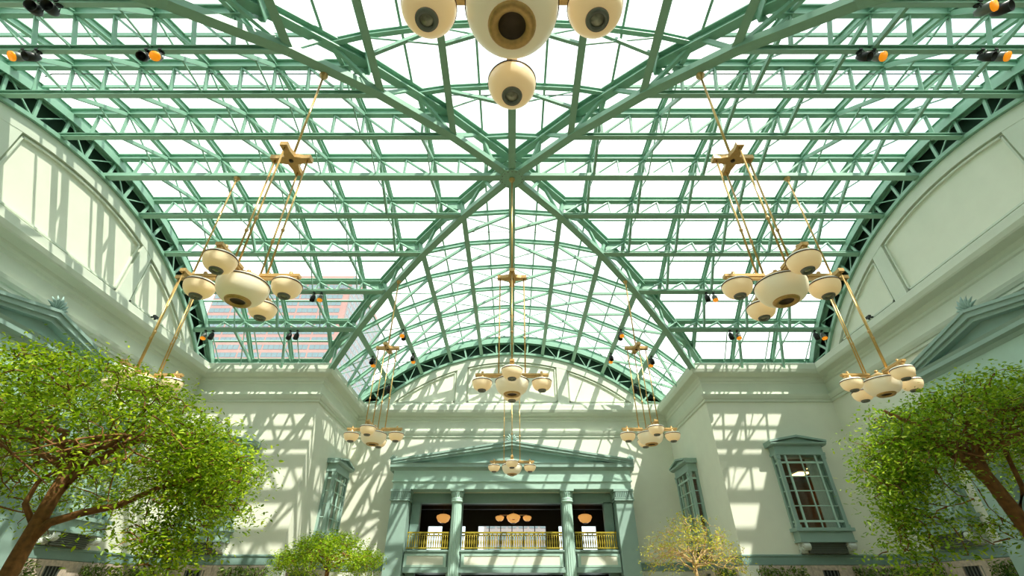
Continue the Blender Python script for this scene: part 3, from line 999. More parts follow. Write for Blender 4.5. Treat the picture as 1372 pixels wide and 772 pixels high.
YF = CY + W
bay_window('window_13', 'teal bay window with a lit brown room, front of the far right pier', (FRONT_Y, YF, 0), 0, [(0.56, 1.05)])
bay_window('window_14', 'teal bay window behind the big left tree, front of the far left pier', (-FRONT_Y, YF, 0), 0, [(-1.05, -0.3), (0.4, 1.05)])
bay_window('window_15', 'teal bay window above the sparse yellow tree, bay side of the far right pier', (W, CY + INNER_Y, 0), -PI / 2, [(-1.05, -0.5)])
bay_window('window_16', 'teal bay window above the small green tree, bay side of the far left pier', (-W, CY + INNER_Y, 0), PI / 2, [(-1.05, 1.05)])
bay_window('window_17', 'teal bay window half hidden by the right tree on the right end wall', (L, CY + SIDE_X, 0), -PI / 2, [(-1.0, 1.0)])
bay_window('window_18', 'teal bay window half hidden by the left tree on the left end wall', (-L, CY + SIDE_X, 0), PI / 2, [(-1.0, 1.0)])
for s, nm in ((-1, 'left'), (1, 'right')):       # dark closets behind the end-wall bay windows
    mb = MB()
    x0, x1 = sorted((s * (L + TH + 1.5), s * (L + TH + 1.6)))
    y0, y1 = CY + SIDE_X - 1.3, CY + SIDE_X + 1.3
    mb.box(x0, x1, y0, y1, 4.0, 7.7)
    x2, x3 = sorted((s * (L + TH), s * (L + TH + 1.6)))
    mb.box(x2, x3, y0 - 0.1, y0, 4.0, 7.7).box(x2, x3, y1, y1 + 0.1, 4.0, 7.7).box(x2, x3, y0, y1, 7.6, 7.7).box(x2, x3, y0, y1, 4.0, 4.1)
    tag(mb.build('wall_closet_' + nm, M['brown']), 'dark recess behind the bay window on the %s end wall' % nm, 'room', kind='structure')
for i, (x, y) in enumerate(((17.05, YF + 1.95), (17.0, YF + 3.7))):
    f = thing('ceiling_light', 'lit rectangular ceiling panel %s in the brown room at right' % ('nearest the window' if i == 0 else 'deeper'), 'ceiling light', (x, y, 7.45), 0)
    MB().box(-0.4, 0.4, -0.5, 0.5, -0.02, 0.0).build('diffuser', M['ceiling_lamp'], f)
    MB().box(-0.45, 0.45, -0.55, 0.55, 0.0, 0.08).build('housing', M['white'], f)

# ------------------------------------------------------------------ chandeliers
def bowl_parts(parent, r, name, m, ring_r, pos, lens):
    h = r * (0.86 if lens else 0.76)
    prof = [(ring_r, -h)]
    n = 14
    for i in range(1, n + 1):
        a = (i / n) * PI / 2
        prof.append((ring_r + (r - ring_r) * math.sin(a) ** 0.95, -h + h * (1 - math.cos(a))))
    b = MB().lathe(prof, 40, pos).build(name, m, parent)
    MB().lathe([(r * 1.005, -0.012), (r * 1.025, -0.012), (r * 1.025, 0.012), (r * 1.005, 0.012)], 40, pos).build('rim_band', M['dark'], b)
    MB().lathe([(r * 1.0, 0.0), (r * 0.985, 0.035), (r * 0.93, 0.055), (r * 0.5, 0.07), (0, 0.075)], 40, pos).build('cap', M['cap'], b)
    MB().lathe([(ring_r * 0.62, -h - 0.01), (ring_r * 0.66, -h - 0.035), (ring_r * 0.98, -h - 0.045), (ring_r * 1.08, -h - 0.01), (ring_r * 1.1, -h + 0.04)], 32, pos).build('bottom_ring', M['bronze'] if not lens else M['grey'], b)
    if lens:
        MB().lathe([(0, -h - 0.03), (ring_r * 0.5, -h - 0.02), (ring_r * 0.95, -h + 0.01)], 24, pos).build('lens', M['lens'], b)
    else:
        MB().lathe([(0, -h + 0.0), (ring_r * 0.66, -h + 0.0), (ring_r * 0.66, -h - 0.01)], 24, pos).build('bottom_disc', M['dark'], b)
    return b

ZR = 7.33        # height of the bowl rims
ZH = 11.40       # height of the cross-shaped hanger
def make_chandelier(label, loc, ztop):
    t = thing('chandelier', label, 'chandelier', loc, 0, 'bronze cross chandeliers of cream bowls')
    bowl_parts(t, 0.54, 'centre_bowl', M['bowl'], 0.25, (0, 0, 0), False)
    MB().lathe([(0.0, 0.40), (0.04, 0.40), (0.06, 0.35), (0.03, 0.32), (0.12, 0.27), (0.2, 0.18), (0.38, 0.16), (0.38, 0.07), (0, 0.07)], 16).build('finial', M['bronze'], t)
    for k in range(4):
        a = k * PI / 2
        R_ = Matrix.Rotation(a, 4, 'Z')
        MB().box(0.30, 1.20, -0.07, 0.07, 0.20, 0.27).box(0.30, 1.16, -0.05, 0.05, 0.15, 0.21).build('arm', M['bronze'], t, R_)
        x, y = 0.97 * math.cos(a), 0.97 * math.sin(a)
        sb = bowl_parts(t, 0.32, 'lamp_shade', M['small_bowl'], 0.125, (x, y, 0), True)
        MB().lathe([(0, 0.36), (0.03, 0.36), (0.045, 0.33), (0.03, 0.30), (0.07, 0.27), (0.07, 0.17), (0.11, 0.12), (0.12, 0.06), (0, 0.06)], 12, (x, y, 0)).build('finial', M['bronze'], sb)
        x, y = 0.44 * math.cos(a), 0.44 * math.sin(a)
        rd = MB().tube([(x, y, 0.16), (x, y, ZH - ZR)], 0.024, 8).build('suspension_rod', M['brass'], t)
        MB().lathe([(0, 1.52), (0.03, 1.55), (0.045, 1.6), (0.03, 1.65), (0, 1.68)], 10, (x, y, 0)).build('collar', M['bronze'], rd)
        MB().lathe([(0.018, 0.16), (0.05, 0.17), (0.04, 0.26), (0.018, 0.32)], 10, (x, y, 0)).build('socket', M['bronze'], rd)
    hz = ZH - ZR
    out = []
    for k in range(4):
        a = k * PI / 2
        for px, py in ((0.54, -0.10), (0.54, 0.10), (0.34, 0.09), (0.20, 0.125)):
            out.append((px * math.cos(a) - py * math.sin(a), px * math.sin(a) + py * math.cos(a)))
        # concave corner between the arms
        out.append((0.19 * math.cos(a + PI / 4), 0.19 * math.sin(a + PI / 4)))
        b = a + PI / 2
        for px, py in ((0.20, -0.125), (0.34, -0.09)):
            out.append((px * math.cos(b) - py * math.sin(b), px * math.sin(b) + py * math.cos(b)))
    hg = MB().prism(out, 'z', hz - 0.02, hz + 0.11).build('cross_hanger', M['bronze'], t)
    MB().lathe([(0, hz + 0.3), (0.035, hz + 0.3), (0.045, hz + 0.2), (0.09, hz + 0.11), (0, hz + 0.11)], 14).build('collar', M['bronze'], hg)
    MB().lathe([(0, hz - 0.06), (0.05, hz - 0.05), (0.06, hz - 0.02), (0, hz - 0.02)], 14).build('boss', M['dark'], hg)
    MB().tube([(0, 0, hz + 0.1), (0, 0, ztop - ZR)], 0.034, 8).build('ceiling_rod', M['brass'], t)
    zt = ztop - ZR
    MB().lathe([(0.03, zt - 0.22), (0.08, zt - 0.16), (0.08, zt - 0.1), (0.13, zt - 0.06), (0.13, zt), (0, zt)], 14).build('ceiling_rose', M['bronze'], t)
    return t

zg = lambda d: ZC + math.sqrt(R * R - d * d) - 0.10
DG, AX = 5.98, 12.0
make_chandelier('huge near chandelier cut by the top edge of the frame', (0, CY - 11.55, ZR), ZC + R - 0.09)
make_chandelier('left upper chandelier hanging from the near left diagonal girder', (-DG, CY - DG + 0.3, ZR), zg(DG))
make_chandelier('right upper chandelier hanging from the near right diagonal girder', (DG, CY - DG + 0.3, ZR), zg(DG))
make_chandelier('middle chandelier hanging from the hub in front of the arched far lunette', (0, CY, ZR), ZC + R - 0.16)
make_chandelier('chandelier above the far left bay window, near the small green tree', (-DG, CY + DG, ZR), zg(DG))
make_chandelier('chandelier above the far right bay window, near the sparse yellow tree', (DG, CY + DG, ZR), zg(DG))
make_chandelier('smallest chandelier in front of the far pediment', (0, CY + AX, ZR), ZC + R - 0.09)
make_chandelier('chandelier half hidden behind the crown of the large left tree', (-AX, CY, ZR), ZC + R - 0.09)
make_chandelier('chandelier just above the crown of the broad right tree', (AX, CY, ZR), ZC + R - 0.09)

def loggia_lamp(label, x, arms=True):
    t = thing('pendant_lamp', label, 'pendant lamp', (x, FY + 3.4, 5.95), 0, 'glowing amber pendants in the balcony room')
    def b(r, pos, nm):
        o = MB().lathe([(0, -0.75 * r), (0.35 * r, -0.72 * r), (0.75 * r, -0.5 * r), (r, 0.0), (0.9 * r, 0.25 * r), (0.5 * r, 0.4 * r), (0, 0.45 * r)], 28, pos).build(nm, M['lit_bowl'], t)
        MB().lathe([(0.3 * r, -0.72 * r), (0.3 * r, -0.8 * r), (0, -0.8 * r)], 16, pos).build('bottom_ring', M['dark'], o)
    b(0.48, (0, 0, 0), 'centre_bowl')
    for k in range(4 if arms else 0):
        a = k * PI / 2
        b(0.30, (0.95 * math.cos(a), 0.95 * math.sin(a), -0.02), 'lamp_shade')
        MB().box(0.4, 0.95, -0.03, 0.03, 0.12, 0.17).build('arm', M['bronze'], t, Matrix.Rotation(a, 4, 'Z'))
    MB().tube([(0, 0, 0.2), (0, 0, 1.0)], 0.02, 8).build('ceiling_rod', M['dark'], t)
    return t
loggia_lamp('amber pendant in the left bay of the balcony room, beside the left column', -4.75, False)
loggia_lamp('amber three bowl pendant in the middle bay of the balcony room', 0.1)
loggia_lamp('amber pendant in the right bay of the balcony room, beside the right column', 5.05, False)

# ------------------------------------------------------------------ planting and stone base under the teal band
def leaves_mesh(name, centres, size, m, flat=0.5, seed=1, droop=0.0):
    """many small folded leaves as one mesh: six corners, two quads each"""
    g = np.random.default_rng(seed)
    n = len(centres)
    tpl = np.array([(0, 0, 0), (0.30, 0.20, 0.05), (0.70, 0.17, 0.04), (1, 0, -0.03), (0.70, -0.17, 0.04), (0.30, -0.20, 0.05)])
    az = g.uniform(0, 2 * PI, n)
    tilt = g.normal(-droop, flat, n)
    roll = g.normal(0, flat, n)
    sz = size * g.uniform(0.65, 1.25, n)
    ca, sa, ct, st, cr_, sr = np.cos(az), np.sin(az), np.cos(tilt), np.sin(tilt), np.cos(roll), np.sin(roll)
    ex = np.stack([ca * ct, sa * ct, st], 1)
    ey0 = np.stack([-sa, ca, np.zeros(n)], 1)
    ez0 = np.cross(ex, ey0)
    ey = ey0 * cr_[:, None] + ez0 * sr[:, None]
    ez = np.cross(ex, ey)
    v = centres[:, None, :] + sz[:, None, None] * (tpl[None, :, 0, None] * ex[:, None, :] + tpl[None, :, 1, None] * ey[:, None, :] + tpl[None, :, 2, None] * ez[:, None, :])
    v = v.reshape(-1, 3)
    base = (np.arange(n) * 6)[:, None]
    f = np.concatenate([base + np.array([[0, 1, 2, 3]]), base + np.array([[0, 3, 4, 5]])], 1).reshape(-1)
    me = bpy.data.meshes.new(name)
    me.vertices.add(len(v))
    me.vertices.foreach_set('co', v.ravel().astype(np.float32))
    me.loops.add(len(f))
    me.loops.foreach_set('vertex_index', f.astype(np.int32))
    me.polygons.add(2 * n)
    me.polygons.foreach_set('loop_start', (np.arange(2 * n) * 4).astype(np.int32))
    me.polygons.foreach_set('loop_total', np.full(2 * n, 4, np.int32))
    me.materials.append(m)
    me.update(calc_edges=True)
    return me

def curve3(a, b, c, n=7):
    a, b, c = Vector(a), Vector(b), Vector(c)
    return [a * (1 - t) ** 2 + b * 2 * t * (1 - t) + c * t * t for t in [i / n for i in range(n + 1)]]

def tree(label, base, trunk, tr_r, crown, n_clusters, per, leaf, m_leaf, m_bark, n_br, seed, keep=None, spread=0.22, twig_r=0.008, size_xy=1.0, n_sub=4, extra=(), limbs=()):
    """trunk: local points; crown: (cx, cy, ztop, radius, drop, thickness, power) in local coordinates"""
    t = thing('tree', label, 'tree', base)
    g = np.random.default_rng(seed)
    cx, cy, zt, rad, drop, thick, pw = crown
    n = len(trunk)
    rr = [tr_r * (1.15 - 0.5 * i / (n - 1)) for i in range(n)]
    MB().tube(trunk, rr, 12).build('trunk', m_bark, t)
    def dome(r, a, dz=0.0):
        q = min(1.0, r / rad)
        return Vector((cx + r * math.cos(a), cy + r * math.sin(a), zt - drop * q ** pw + dz))
    nodes = []
    for i in range(n_br):
        a = 2 * PI * (i + g.uniform(-0.3, 0.3)) / n_br
        f = g.uniform(0.45, 1.0)
        p0 = Vector(trunk[-1]).lerp(Vector(trunk[-2]), 1 - f)
        r1 = rad * g.uniform(0.6, 0.95)
        p2 = dome(r1, a, -thick * g.uniform(0.3, 0.9))
        p1 = p0.lerp(p2, 0.45) + Vector((0, 0, 0.28 * rad * g.uniform(0.4, 1.0)))
        pts = curve3(p0, p1, p2, 9)
        pts = [p + Vector(g.normal(0, 0.02 * rad, 3)) * (1 if 0 < q < 9 else 0) for q, p in enumerate(pts)]
        br = MB().tube(pts, [tr_r * (0.42 - 0.34 * q / 9) for q in range(10)], 8).build('branch', m_bark, t)
        nodes += pts[3:]
        for k in range(n_sub):
            s0 = pts[int(g.integers(2, 9))]
            aa = a + g.normal(0, 0.5)
            e = dome(min(rad, math.hypot(s0.x - cx, s0.y - cy) + rad * g.uniform(0.15, 0.5)), math.atan2(s0.y - cy, s0.x - cx) + g.normal(0, 0.5), -thick * g.uniform(0, 0.8))
            pp = curve3(s0, s0.lerp(e, 0.5) + Vector(g.normal(0, 0.06 * rad, 3)), e, 6)
            MB().tube(pp, [tr_r * (0.16 - 0.11 * q / 6) for q in range(7)], 6).build('side_branch', m_bark, br)
            nodes += pp[1:]
    for lp, lr in limbs:
        pts = [Vector(p) for p in lp]
        MB().tube(pts, [lr * (1 - 0.6 * q / (len(pts) - 1)) for q in range(len(pts))], 9).build('branch', m_bark, t)
        nodes += pts[1:]
    nodes = np.array([tuple(p) for p in nodes])
    cl = []
    while len(cl) < n_clusters:
        r = rad * math.sqrt(g.uniform(0, 1)) * 1.03
        a = g.uniform(0, 2 * PI)
        lump = 0.5 + 0.5 * math.sin(3 * a + seed) * math.sin(5 * r / rad + 2 * a)
        p = dome(r, a, -thick * g.uniform(0, 1) ** 1.3 + 0.18 * thick * lump)
        if keep and not keep(p, r / rad, a, g):
            continue
        cl.append(tuple(p))
    for ex, ey, ez, rx, ry, rz, ne in extra:
        for q in range(ne):
            v = g.normal(0, 0.5, 3)
            cl.append((ex + v[0] * rx, ey + v[1] * ry, ez + v[2] * rz))
    cl = np.array(cl)
    tw = MB()
    dist = np.sqrt(((cl[:, None, :] - nodes[None, :, :]) ** 2).sum(2)).min(1)
    cl = cl[np.argsort(dist)]
    grown = np.concatenate([nodes, cl])
    for q, c in enumerate(cl):
        d = ((grown[:len(nodes) + q] - c) ** 2).sum(1)
        k = int(np.argmin(d))
        a_, b_ = Vector(grown[k]), Vector(c)
        tw.tube([a_, a_.lerp(b_, 0.5) + Vector(g.normal(0, 0.04, 3)), b_], [twig_r * 1.6, twig_r, twig_r * 0.5], 4, cap=False)
    o = tw.build('twigs', m_bark, t)
    o['kind'] = 'stuff'
    idx = np.repeat(np.arange(len(cl)), per)
    pos = cl[idx] + g.normal(0, 1, (len(idx), 3)) * np.array([spread, spread, spread * 0.5])
    o = place('foliage', leaves_mesh('foliage', pos, leaf, m_leaf, 0.45, seed, 0.15), t)
    o['kind'] = 'stuff'
    return t

# large spreading tree at the left
tree('large spreading tree with a stout forked trunk, in front of the left wall', (-6.98, 7.5, 0),
     [(0, 0, 0), (0.02, 0.0, 1.2), (0.06, 0.0, 2.0), (0.13, 0.0, 2.9), (0.15, 0.05, 3.5)], 0.118,
     (-0.4, 0.3, 5.12, 2.95, 1.75, 0.95, 1.7), 880, 36, 0.078, M['leaf'], M['bark'], 9, 11, spread=0.19,
     extra=[(1.85, 0.4, 2.9, 0.5, 0.9, 0.7, 100), (1.9, 0.4, 2.15, 0.4, 0.5, 0.35, 44), (1.9, 0.3, 3.6, 0.6, 0.7, 0.3, 40), (-1.2, 0.6, 3.4, 1.2, 1.2, 0.5, 40), (1.3, 0.8, 3.3, 0.9, 0.9, 0.5, 40)],
     limbs=[([(0.06, 0, 2.15), (0.26, 0.0, 2.45), (0.65, 0.02, 2.58), (1.1, 0.05, 2.68), (1.6, 0.1, 2.95), (2.1, 0.2, 3.1)], 0.07),
            ([(0.12, 0.0, 2.7), (0.32, 0.05, 3.2), (0.7, 0.1, 3.55), (1.2, 0.2, 3.8), (1.65, 0.3, 3.8)], 0.075),
            ([(0.06, 0.0, 2.4), (-0.22, -0.02, 2.7), (-0.2, -0.02, 3.0), (0.0, 0.1, 3.3), (-0.8, 0.2, 3.9)], 0.045)])
# broad drooping tree at the right
tree('broad tree with a drooping crown and leaning trunk, in front of the right wall', (8.42, 8.0, 0),
     [(0, 0, 0), (-0.22, 0.0, 1.2), (-0.48, 0.0, 2.4), (-0.66, 0.0, 3.1), (-0.76, 0.02, 3.5)], 0.125,
     (0.2, 0.2, 4.80, 1.9, 0.9, 0.85, 2.6), 580, 38, 0.076, M['leaf_deep'], M['bark'], 10, 23, spread=0.17,
     extra=[(-1.85, 0.2, 3.4, 0.4, 0.7, 0.9, 110), (-2.15, 0.2, 2.5, 0.3, 0.5, 0.8, 80), (-1.5, 0.4, 3.4, 0.6, 0.9, 0.5, 46), (-0.7, 0.3, 2.35, 0.35, 0.5, 0.35, 14), (0.7, 0.3, 3.6, 0.9, 0.9, 0.5, 40)],
     limbs=[([(-0.6, 0, 2.9), (-0.95, 0.0, 3.5), (-1.3, 0.05, 4.0), (-1.8, 0.1, 4.3)], 0.07),
            ([(-0.52, 0, 2.6), (-0.2, 0.0, 3.0), (-0.15, 0.0, 3.6), (-0.3, 0.05, 4.2)], 0.05),
            ([(-0.65, 0, 3.0), (-0.62, 0.0, 3.6), (-0.9, 0.05, 4.2)], 0.06)])
# small green tree and sparse yellow tree further back
tree('small dense green tree with a flat crown under the left bay window', (-5.85, 17.2, 0),
     [(0, 0, 0), (0.03, 0, 1.0), (0.0, 0, 1.9), (0.0, 0.02, 2.5)], 0.085,
     (0, 0, 3.22, 1.55, 0.7, 0.45, 2.0), 250, 32, 0.09, M['leaf'], M['bark'], 8, 31, spread=0.14, twig_r=0.006,
     extra=[(-0.8, 0, 2.35, 0.5, 0.8, 0.3, 24), (0.9, 0, 2.3, 0.5, 0.8, 0.3, 24)])
tree('small sparse yellow leaved tree with bare twigs under the right bay window', (5.75, 17.0, 0),
     [(0, 0, 0), (-0.02, 0, 1.0), (0.02, 0, 1.9), (0.0, 0.02, 2.35)], 0.075,
     (0, 0, 3.75, 1.5, 1.0, 0.8, 1.6), 420, 6, 0.08, M['leaf_gold'], M['bark_pale'], 10, 47, spread=0.13, twig_r=0.006, n_sub=7)

# ivy hedges and stone panels with grilles
def hedge(label, loc, rot, half, h0, h1, dep, seed):
    t = thing('ivy_hedge', label, 'hedge', loc, rot, 'ivy hedges below the teal band')
    g = np.random.default_rng(seed)
    n = int(2 * half * (h1 - h0) * 520)
    p = np.stack([g.uniform(-half, half, n), -g.uniform(0.16, dep + 0.1, n), g.uniform(h0, h1, n)], 1)
    p[:, 2] -= 0.14 * np.abs(np.sin(p[:, 0] * 7 + seed)) * (p[:, 2] - h0) / (h1 - h0)
    o = place('foliage', leaves_mesh('foliage', p, 0.13, M['ivy'], 0.7, seed), t)
    o['kind'] = 'stuff'
    mb = MB()
    for i in range(int(half * 6)):
        x = -half + 2 * half * (i + 0.5) / int(half * 6)
        mb.tube([(x, -0.08, 0), (x + 0.05, -dep * 0.6, h0 + 0.4), (x, -dep * 0.5, h1 - 0.1)], 0.012, 5)
    mb.build('stem', M['bark'], t)

def stone_base(tag_txt, loc, rot, half, centre, wid, hedges, nm):
    """stone facing under the band on one wall; centre = local x of the grille"""
    t = thing('baseboard_' + nm, 'mottled pink stone facing below the teal band on ' + tag_txt, 'stone facing', loc, rot, kind='structure')
    z1 = 2.66
    n = max(4, int(2 * half / 0.8))
    for i in range(n):
        x0, x1 = -half + 2 * half * i / n, -half + 2 * half * (i + 1) / n
        xm = (x0 + x1) / 2
        for z0_, z1_ in ((0.0, 0.9), (0.9, 1.8), (1.8, z1)):
            if z0_ > 1.7 and abs(xm - centre) < 0.45:
                continue
            MB().box(x0 + 0.006, x1 - 0.006, -0.05 - 0.008 * ((i * 7 + int(z0_ * 3)) % 3), 0, z0_ + 0.005, z1_ - 0.005).build('stone', M['stone'], t)
    f = MB()
    f.box(centre - wid, centre + wid, -0.09, 0, 2.46, z1)
    f.box(centre - wid, centre - wid + 0.28, -0.09, 0, 1.8, 2.46)
    f.box(centre + wid - 0.28, centre + wid, -0.09, 0, 1.8, 2.46)
    f.build('stone_surround', M['stone'], t)
    gbm = MB().box(centre - wid + 0.26, centre + wid - 0.26, -0.03, 0, 1.8, 2.48).build('grille', M['black'], t)
    for i in range(6):
        x = centre - wid + 0.35 + (2 * wid - 0.7) * i / 5
        MB().box(x - 0.02, x + 0.02, -0.06, -0.02, 1.8, 2.46).build('grille_bar', M['grey'], gbm)

specs = [
    ('the far right pier front', (14.32, YF, 0), 0, 3.5, 0.28, 0.75, 'pier_right', [(-2.05, 1.12, 'ivy strip on the far right pier front beside the corner'), (2.25, 1.05, 'ivy strip on the far right pier front beside the end wall')]),
    ('the far left pier front', (-14.32, YF, 0), 0, 3.5, -0.28, 0.75, 'pier_left', [(2.05, 1.12, 'ivy strip on the far left pier front beside the corner'), (-2.25, 1.05, 'ivy strip on the far left pier front beside the end wall')]),
    ('the right end wall', (L, CY + 7.2, 0), -PI / 2, 3.5, 0.6, 0.75, 'right', [(-1.6, 1.1, 'ivy strip on the right end wall near the far corner'), (2.55, 0.85, 'ivy strip on the right end wall beside the temple front')]),
    ('the left end wall', (-L, CY + 7.2, 0), PI / 2, 3.5, -0.6, 0.75, 'left', [(1.6, 1.1, 'ivy strip on the left end wall near the far corner'), (-2.55, 0.85, 'ivy strip on the left end wall beside the temple front')]),
    ('the bay side of the far right pier', (W, CY + 14.3, 0), -PI / 2, 3.45, -1.05, 0.75, 'bay_right', [(2.0, 1.1, 'ivy strip on the bay side of the far right pier')]),
    ('the bay side of the far left pier', (-W, CY + 14.3, 0), PI / 2, 3.45, 1.05, 0.75, 'bay_left', [(-2.0, 1.1, 'ivy strip on the bay side of the far left pier')]),
]
sd = 100
for txt, loc, rot, half, cen, wid, nm, hs in specs:
    stone_base(txt, loc, rot, half, cen, wid, hs, nm)
    for hx, hh, lab in hs:
        dx = Vector((hx, -0.10, 0))
        dx.rotate(Matrix.Rotation(rot, 3, 'Z').to_quaternion())
        hedge(lab, (loc[0] + dx.x, loc[1] + dx.y, 0), rot, hh, 0.7, 2.62, 0.32, sd)
        sd += 1
# pale corner strips under the band
for s, nm in ((-1, 'left'), (1, 'right')):
    a, b = sorted((s * (W - 0.09), s * (W + 0.62)))
    tag(MB().box(a, b, YF - 0.09, YF + 0.62, 0, 2.66).build('trim_corner_' + nm, M['white']), 'pale corner strip below the band at the edge of the far %s pier' % nm, 'trim', kind='structure')

# ------------------------------------------------------------------ stage lamps clamped under the purlins
can_mesh = {}
def spot_lamp(label, pos, aim, gel):
    """can hanging from a clamp; pos is the clamp point on the chord"""
    t = thing('stage_lamp', label, 'spotlight', pos, 0, 'stage lamps under the roof trusses')
    MB().box(-0.05, 0.05, -0.09, 0.09, -0.04, 0.02).tube([(0, 0, -0.02), (0, 0, -0.14)], 0.018, 6).build('clamp', M['black'], t)
    d = Vector(aim).normalized()
    y = Vector((0, 0, 1)).cross(d)
    y.normalize()
    z = d.cross(y)
    c = Vector((0, 0, -0.30))
    m4 = Matrix(((y.x, z.x, d.x, c.x), (y.y, z.y, d.y, c.y), (y.z, z.z, d.z, c.z), (0, 0, 0, 1)))
    MB().tube([(-0.145, 0, 0), (-0.145, 0.13, -0.02), (0.145, 0.13, -0.02), (0.145, 0, 0)], 0.012, 5).build('yoke', M['black'], t, m4)
    b = MB().lathe([(0, -0.20), (0.07, -0.19), (0.10, -0.12), (0.13, -0.05), (0.135, 0.20), (0.125, 0.20), (0.12, 0.02), (0, 0.0)], 20).build('can', M['black'] if not gel else M['grey'], t, m4)
    if gel:
        MB().lathe([(0.138, 0.16), (0.138, 0.205), (0, 0.21)], 20).build('orange_gel', M['orange'], b)

def lamp_pair(px_world, along, orange, lab, aim):
    dirs = Vector(along).normalized()
    for q, (sgn, gel) in enumerate(((-1, orange[0]), (1, orange[1]))):
        p = Vector(px_world) + dirs * (0.20 * sgn)
        spot_lamp('%s stage lamp, %s one %s' % ('orange' if gel else 'black', ('left' if sgn < 0 else 'right'), lab), p, aim, gel)
def on_purlin(k, along_v, arm_axis):
    o_, z_ = arc(k, R)
    return (along_v, CY + o_, z_ - 0.09) if arm_axis == 'x' else (o_, CY + along_v, z_ - 0.09)
X1 = (1, 0, 0)
Y1 = (0, 1, 0)
lamp_pair(on_purlin(-3, -14.25, 'x'), X1, (True, False), 'high at left beside the lunette', (-0.2, -0.55, -0.75))
lamp_pair(on_purlin(-3, -10.6, 'x'), X1, (False, True), 'high at left nearer the crossing', (0.3, -0.55, -0.75))
lamp_pair(on_purlin(-4, -11.4, 'x'), X1, (False, False), 'at the upper left edge of the frame', (0.3, -0.75, -0.5))
lamp_pair(on_purlin(-3, 10.5, 'x'), X1, (False, True), 'high at right nearer the crossing', (0.3, -0.5, -0.75))
lamp_pair(on_purlin(-3, 14.1, 'x'), X1, (False, True), 'high at right beside the lunette', (0.3, -0.5, -0.75))
lamp_pair(on_purlin(-4, 11.7, 'x'), X1, (True, False), 'at the upper right edge of the frame', (0.3, -0.75, -0.5))
lamp_pair(on_purlin(4, -16.8, 'x'), X1, (True, False), 'low at left against the end wall', (0, -0.25, -1))
lamp_pair(on_purlin(4, -12.1, 'x'), X1, (False, False), 'on the lowest left truss above the pier', (0, -0.25, -1))
lamp_pair(on_purlin(3, -10.4, 'x'), X1, (False, True), 'beside the left upper chandelier', (0, -0.25, -1))
lamp_pair(on_purlin(4, 12.3, 'x'), X1, (False, True), 'on the lowest right truss above the pier', (0, -0.25, -1))
lamp_pair(on_purlin(4, 17.0, 'x'), X1, (False, True), 'low at right against the end wall', (0, -0.25, -1))
lamp_pair(on_purlin(3, 10.6, 'x'), X1, (False, True), 'beside the right upper chandelier', (0, -0.25, -1))
for s, nm in ((-1, 'left'), (1, 'right')):
    lamp_pair(on_purlin(3 * s, 11.0, 'y'), Y1, (True, False), 'on the far vault, third %s truss near the hub' % nm, (0, -0.4, -1))
    lamp_pair(on_purlin(3 * s, 14.4, 'y'), Y1, (False, True), 'on the far vault, third %s truss near the lunette' % nm, (0, -0.4, -1))
    lamp_pair(on_purlin(4 * s, 12.1, 'y'), Y1, (False, True), 'on the far vault, lowest %s truss by the corner' % nm, (0, -0.4, -1))
    lamp_pair(on_purlin(4 * s, 16.6, 'y'), Y1, (False, False), 'on the far vault, lowest %s truss by the lunette' % nm, (0, -0.4, -1))

# sprinkler pipes
def pipe(label, pts):
    tag(MB().tube(pts, 0.022, 6).build('sprinkler_pipe', M['grey']), label, 'pipe', 'sprinkler pipes')
zr = arc(0, RT)[1] - 0.3
pipe('thin sprinkler pipe crossing the near vault behind the huge chandelier', [(-2.4, CY - 3.9, zr - 0.75), (-2.4, CY - 3.6, zr - 0.35), (2.4, CY - 3.6, zr - 0.35), (2.4, CY - 3.9, zr - 0.75)])
pipe('thin sprinkler pipe crossing the far vault just beyond the hub', [(-2.2, CY + 4.2, zr - 0.5), (2.2, CY + 4.2, zr - 0.5)])
for s, nm in ((-1, 'left'), (1, 'right')):
    o_, z_ = arc(-2, RT)
    pipe('long sprinkler pipe under the second truss of the %s vault' % nm, [(s * 5.2, CY + o_ + 0.15, z_ - 0.32), (s * 16.2, CY + o_ + 0.15, z_ - 0.32), (s * 16.35, CY + o_ + 0.15, z_ - 0.5)])

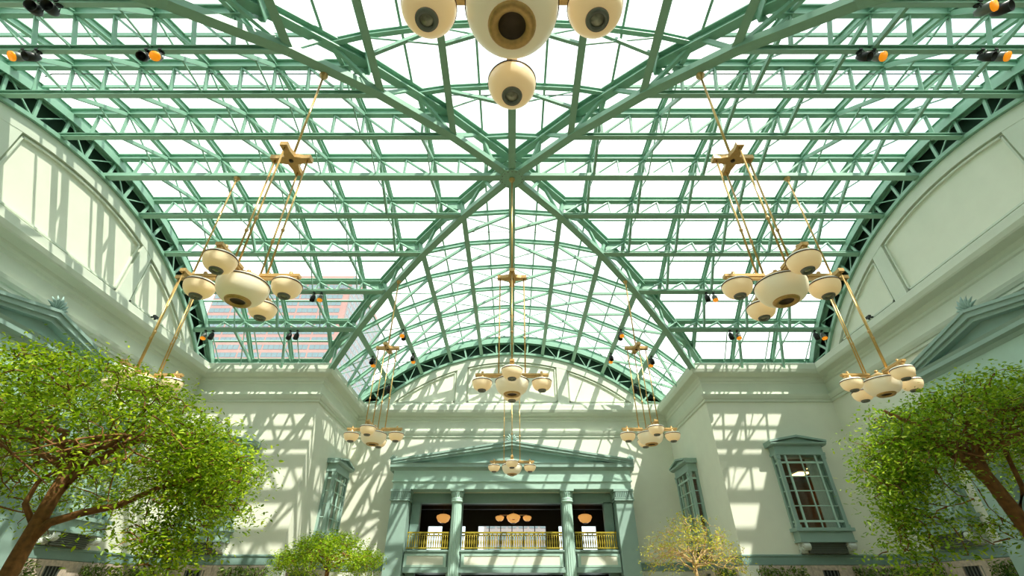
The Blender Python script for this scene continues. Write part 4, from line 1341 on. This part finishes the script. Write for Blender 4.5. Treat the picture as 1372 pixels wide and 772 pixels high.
# ------------------------------------------------------------------ pink tower seen through the left glass
TX0, TX1, TY0, TY1, TZ = -133.0, -73.0, 175.0, 228.0, 122.0
tw = thing('tower', 'pink granite office tower with window bands seen through the left roof glass', 'building', ((TX0 + TX1) / 2, TY0, 0), kind='structure')
cxw = (TX0 + TX1) / 2
MB().box(TX0 - cxw, TX1 - cxw, 0, TY1 - TY0, 0, 114).build('front_wall', M['pink'], tw)
MB().box(TX0 + 8 - cxw, TX1 - cxw, 4, TY1 - TY0 - 4, 114, TZ + 4).build('setback_block', M['pink'], tw)
wm = MB().box(-1.05, 1.05, -0.12, 0.3, -1.0, 1.0).mesh('window', M['blueglass'])
FL = 3.55
for r in range(9):
    z = 112.0 - FL * r
    for gI in range(6):
        for q in range(4):
            x = -28.4 + gI * 9.6 + q * 2.25
            place('window', wm, tw, Matrix.Translation((x, 0, z)))
for r in range(3):
    z = 123.5 - FL * r
    for gI in range(5):
        for q in range(4):
            x = -19.0 + gI * 9.6 + q * 2.25
            place('window', wm, tw, Matrix.Translation((x, 4, z)))
sf = MB()
for r in range(26):
    z = 123.0 - FL * r
    for q in range(18):
        y = 1.6 + q * 2.9
        sf.box(TX1 - cxw - 0.3, TX1 - cxw + 0.15, y, y + 2.0, z - 1.2, z + 1.0)
o = sf.build('side_windows', M['blueglass'], tw)
o['kind'] = 'stuff'
MB().box(TX1 - cxw, TX1 - cxw + 0.1, 0.5, TY1 - TY0 - 0.5, 0, TZ).build('side_cladding', M['greytower'], tw)

# ------------------------------------------------------------------ office block seen through the balcony windows
ob = thing('office_block', 'grey banded office block seen through the balcony room windows', 'building', (1.5, 92.0, 0), kind='structure')
MB().box(-6.5, 5.5, 0, 14, 0, 12.6).build('wall', M['greytower'], ob)
for r in range(4):
    for q in range(6):
        MB().box(-6.0 + q * 1.9, -6.0 + q * 1.9 + 1.5, -0.08, 0.1, 11.2 - r * 1.9, 12.2 - r * 1.9).build('window', M['blueglass'], ob)

# ------------------------------------------------------------------ small cameras on the lunette ledges
for s_, nm in ((-1, 'left'), (1, 'right')):
    t = thing('security_camera', 'tiny black camera on the ledge of the %s lunette wall' % nm, 'camera', (s_ * (L - 0.1), CY + 5.6, 12.95), -s_ * PI / 2, 'small cameras on the lunettes')
    MB().box(-0.04, 0.04, -0.14, 0.04, -0.03, 0.03).build('bracket', M['black'], t)
    MB().box(-0.13, 0.13, -0.24, -0.13, -0.06, 0.06).lathe([(0.0, 0.0), (0.05, 0.0), (0.05, -0.09), (0, -0.1)], 10, (0, -0.19, -0.05)).build('housing', M['black'], t)
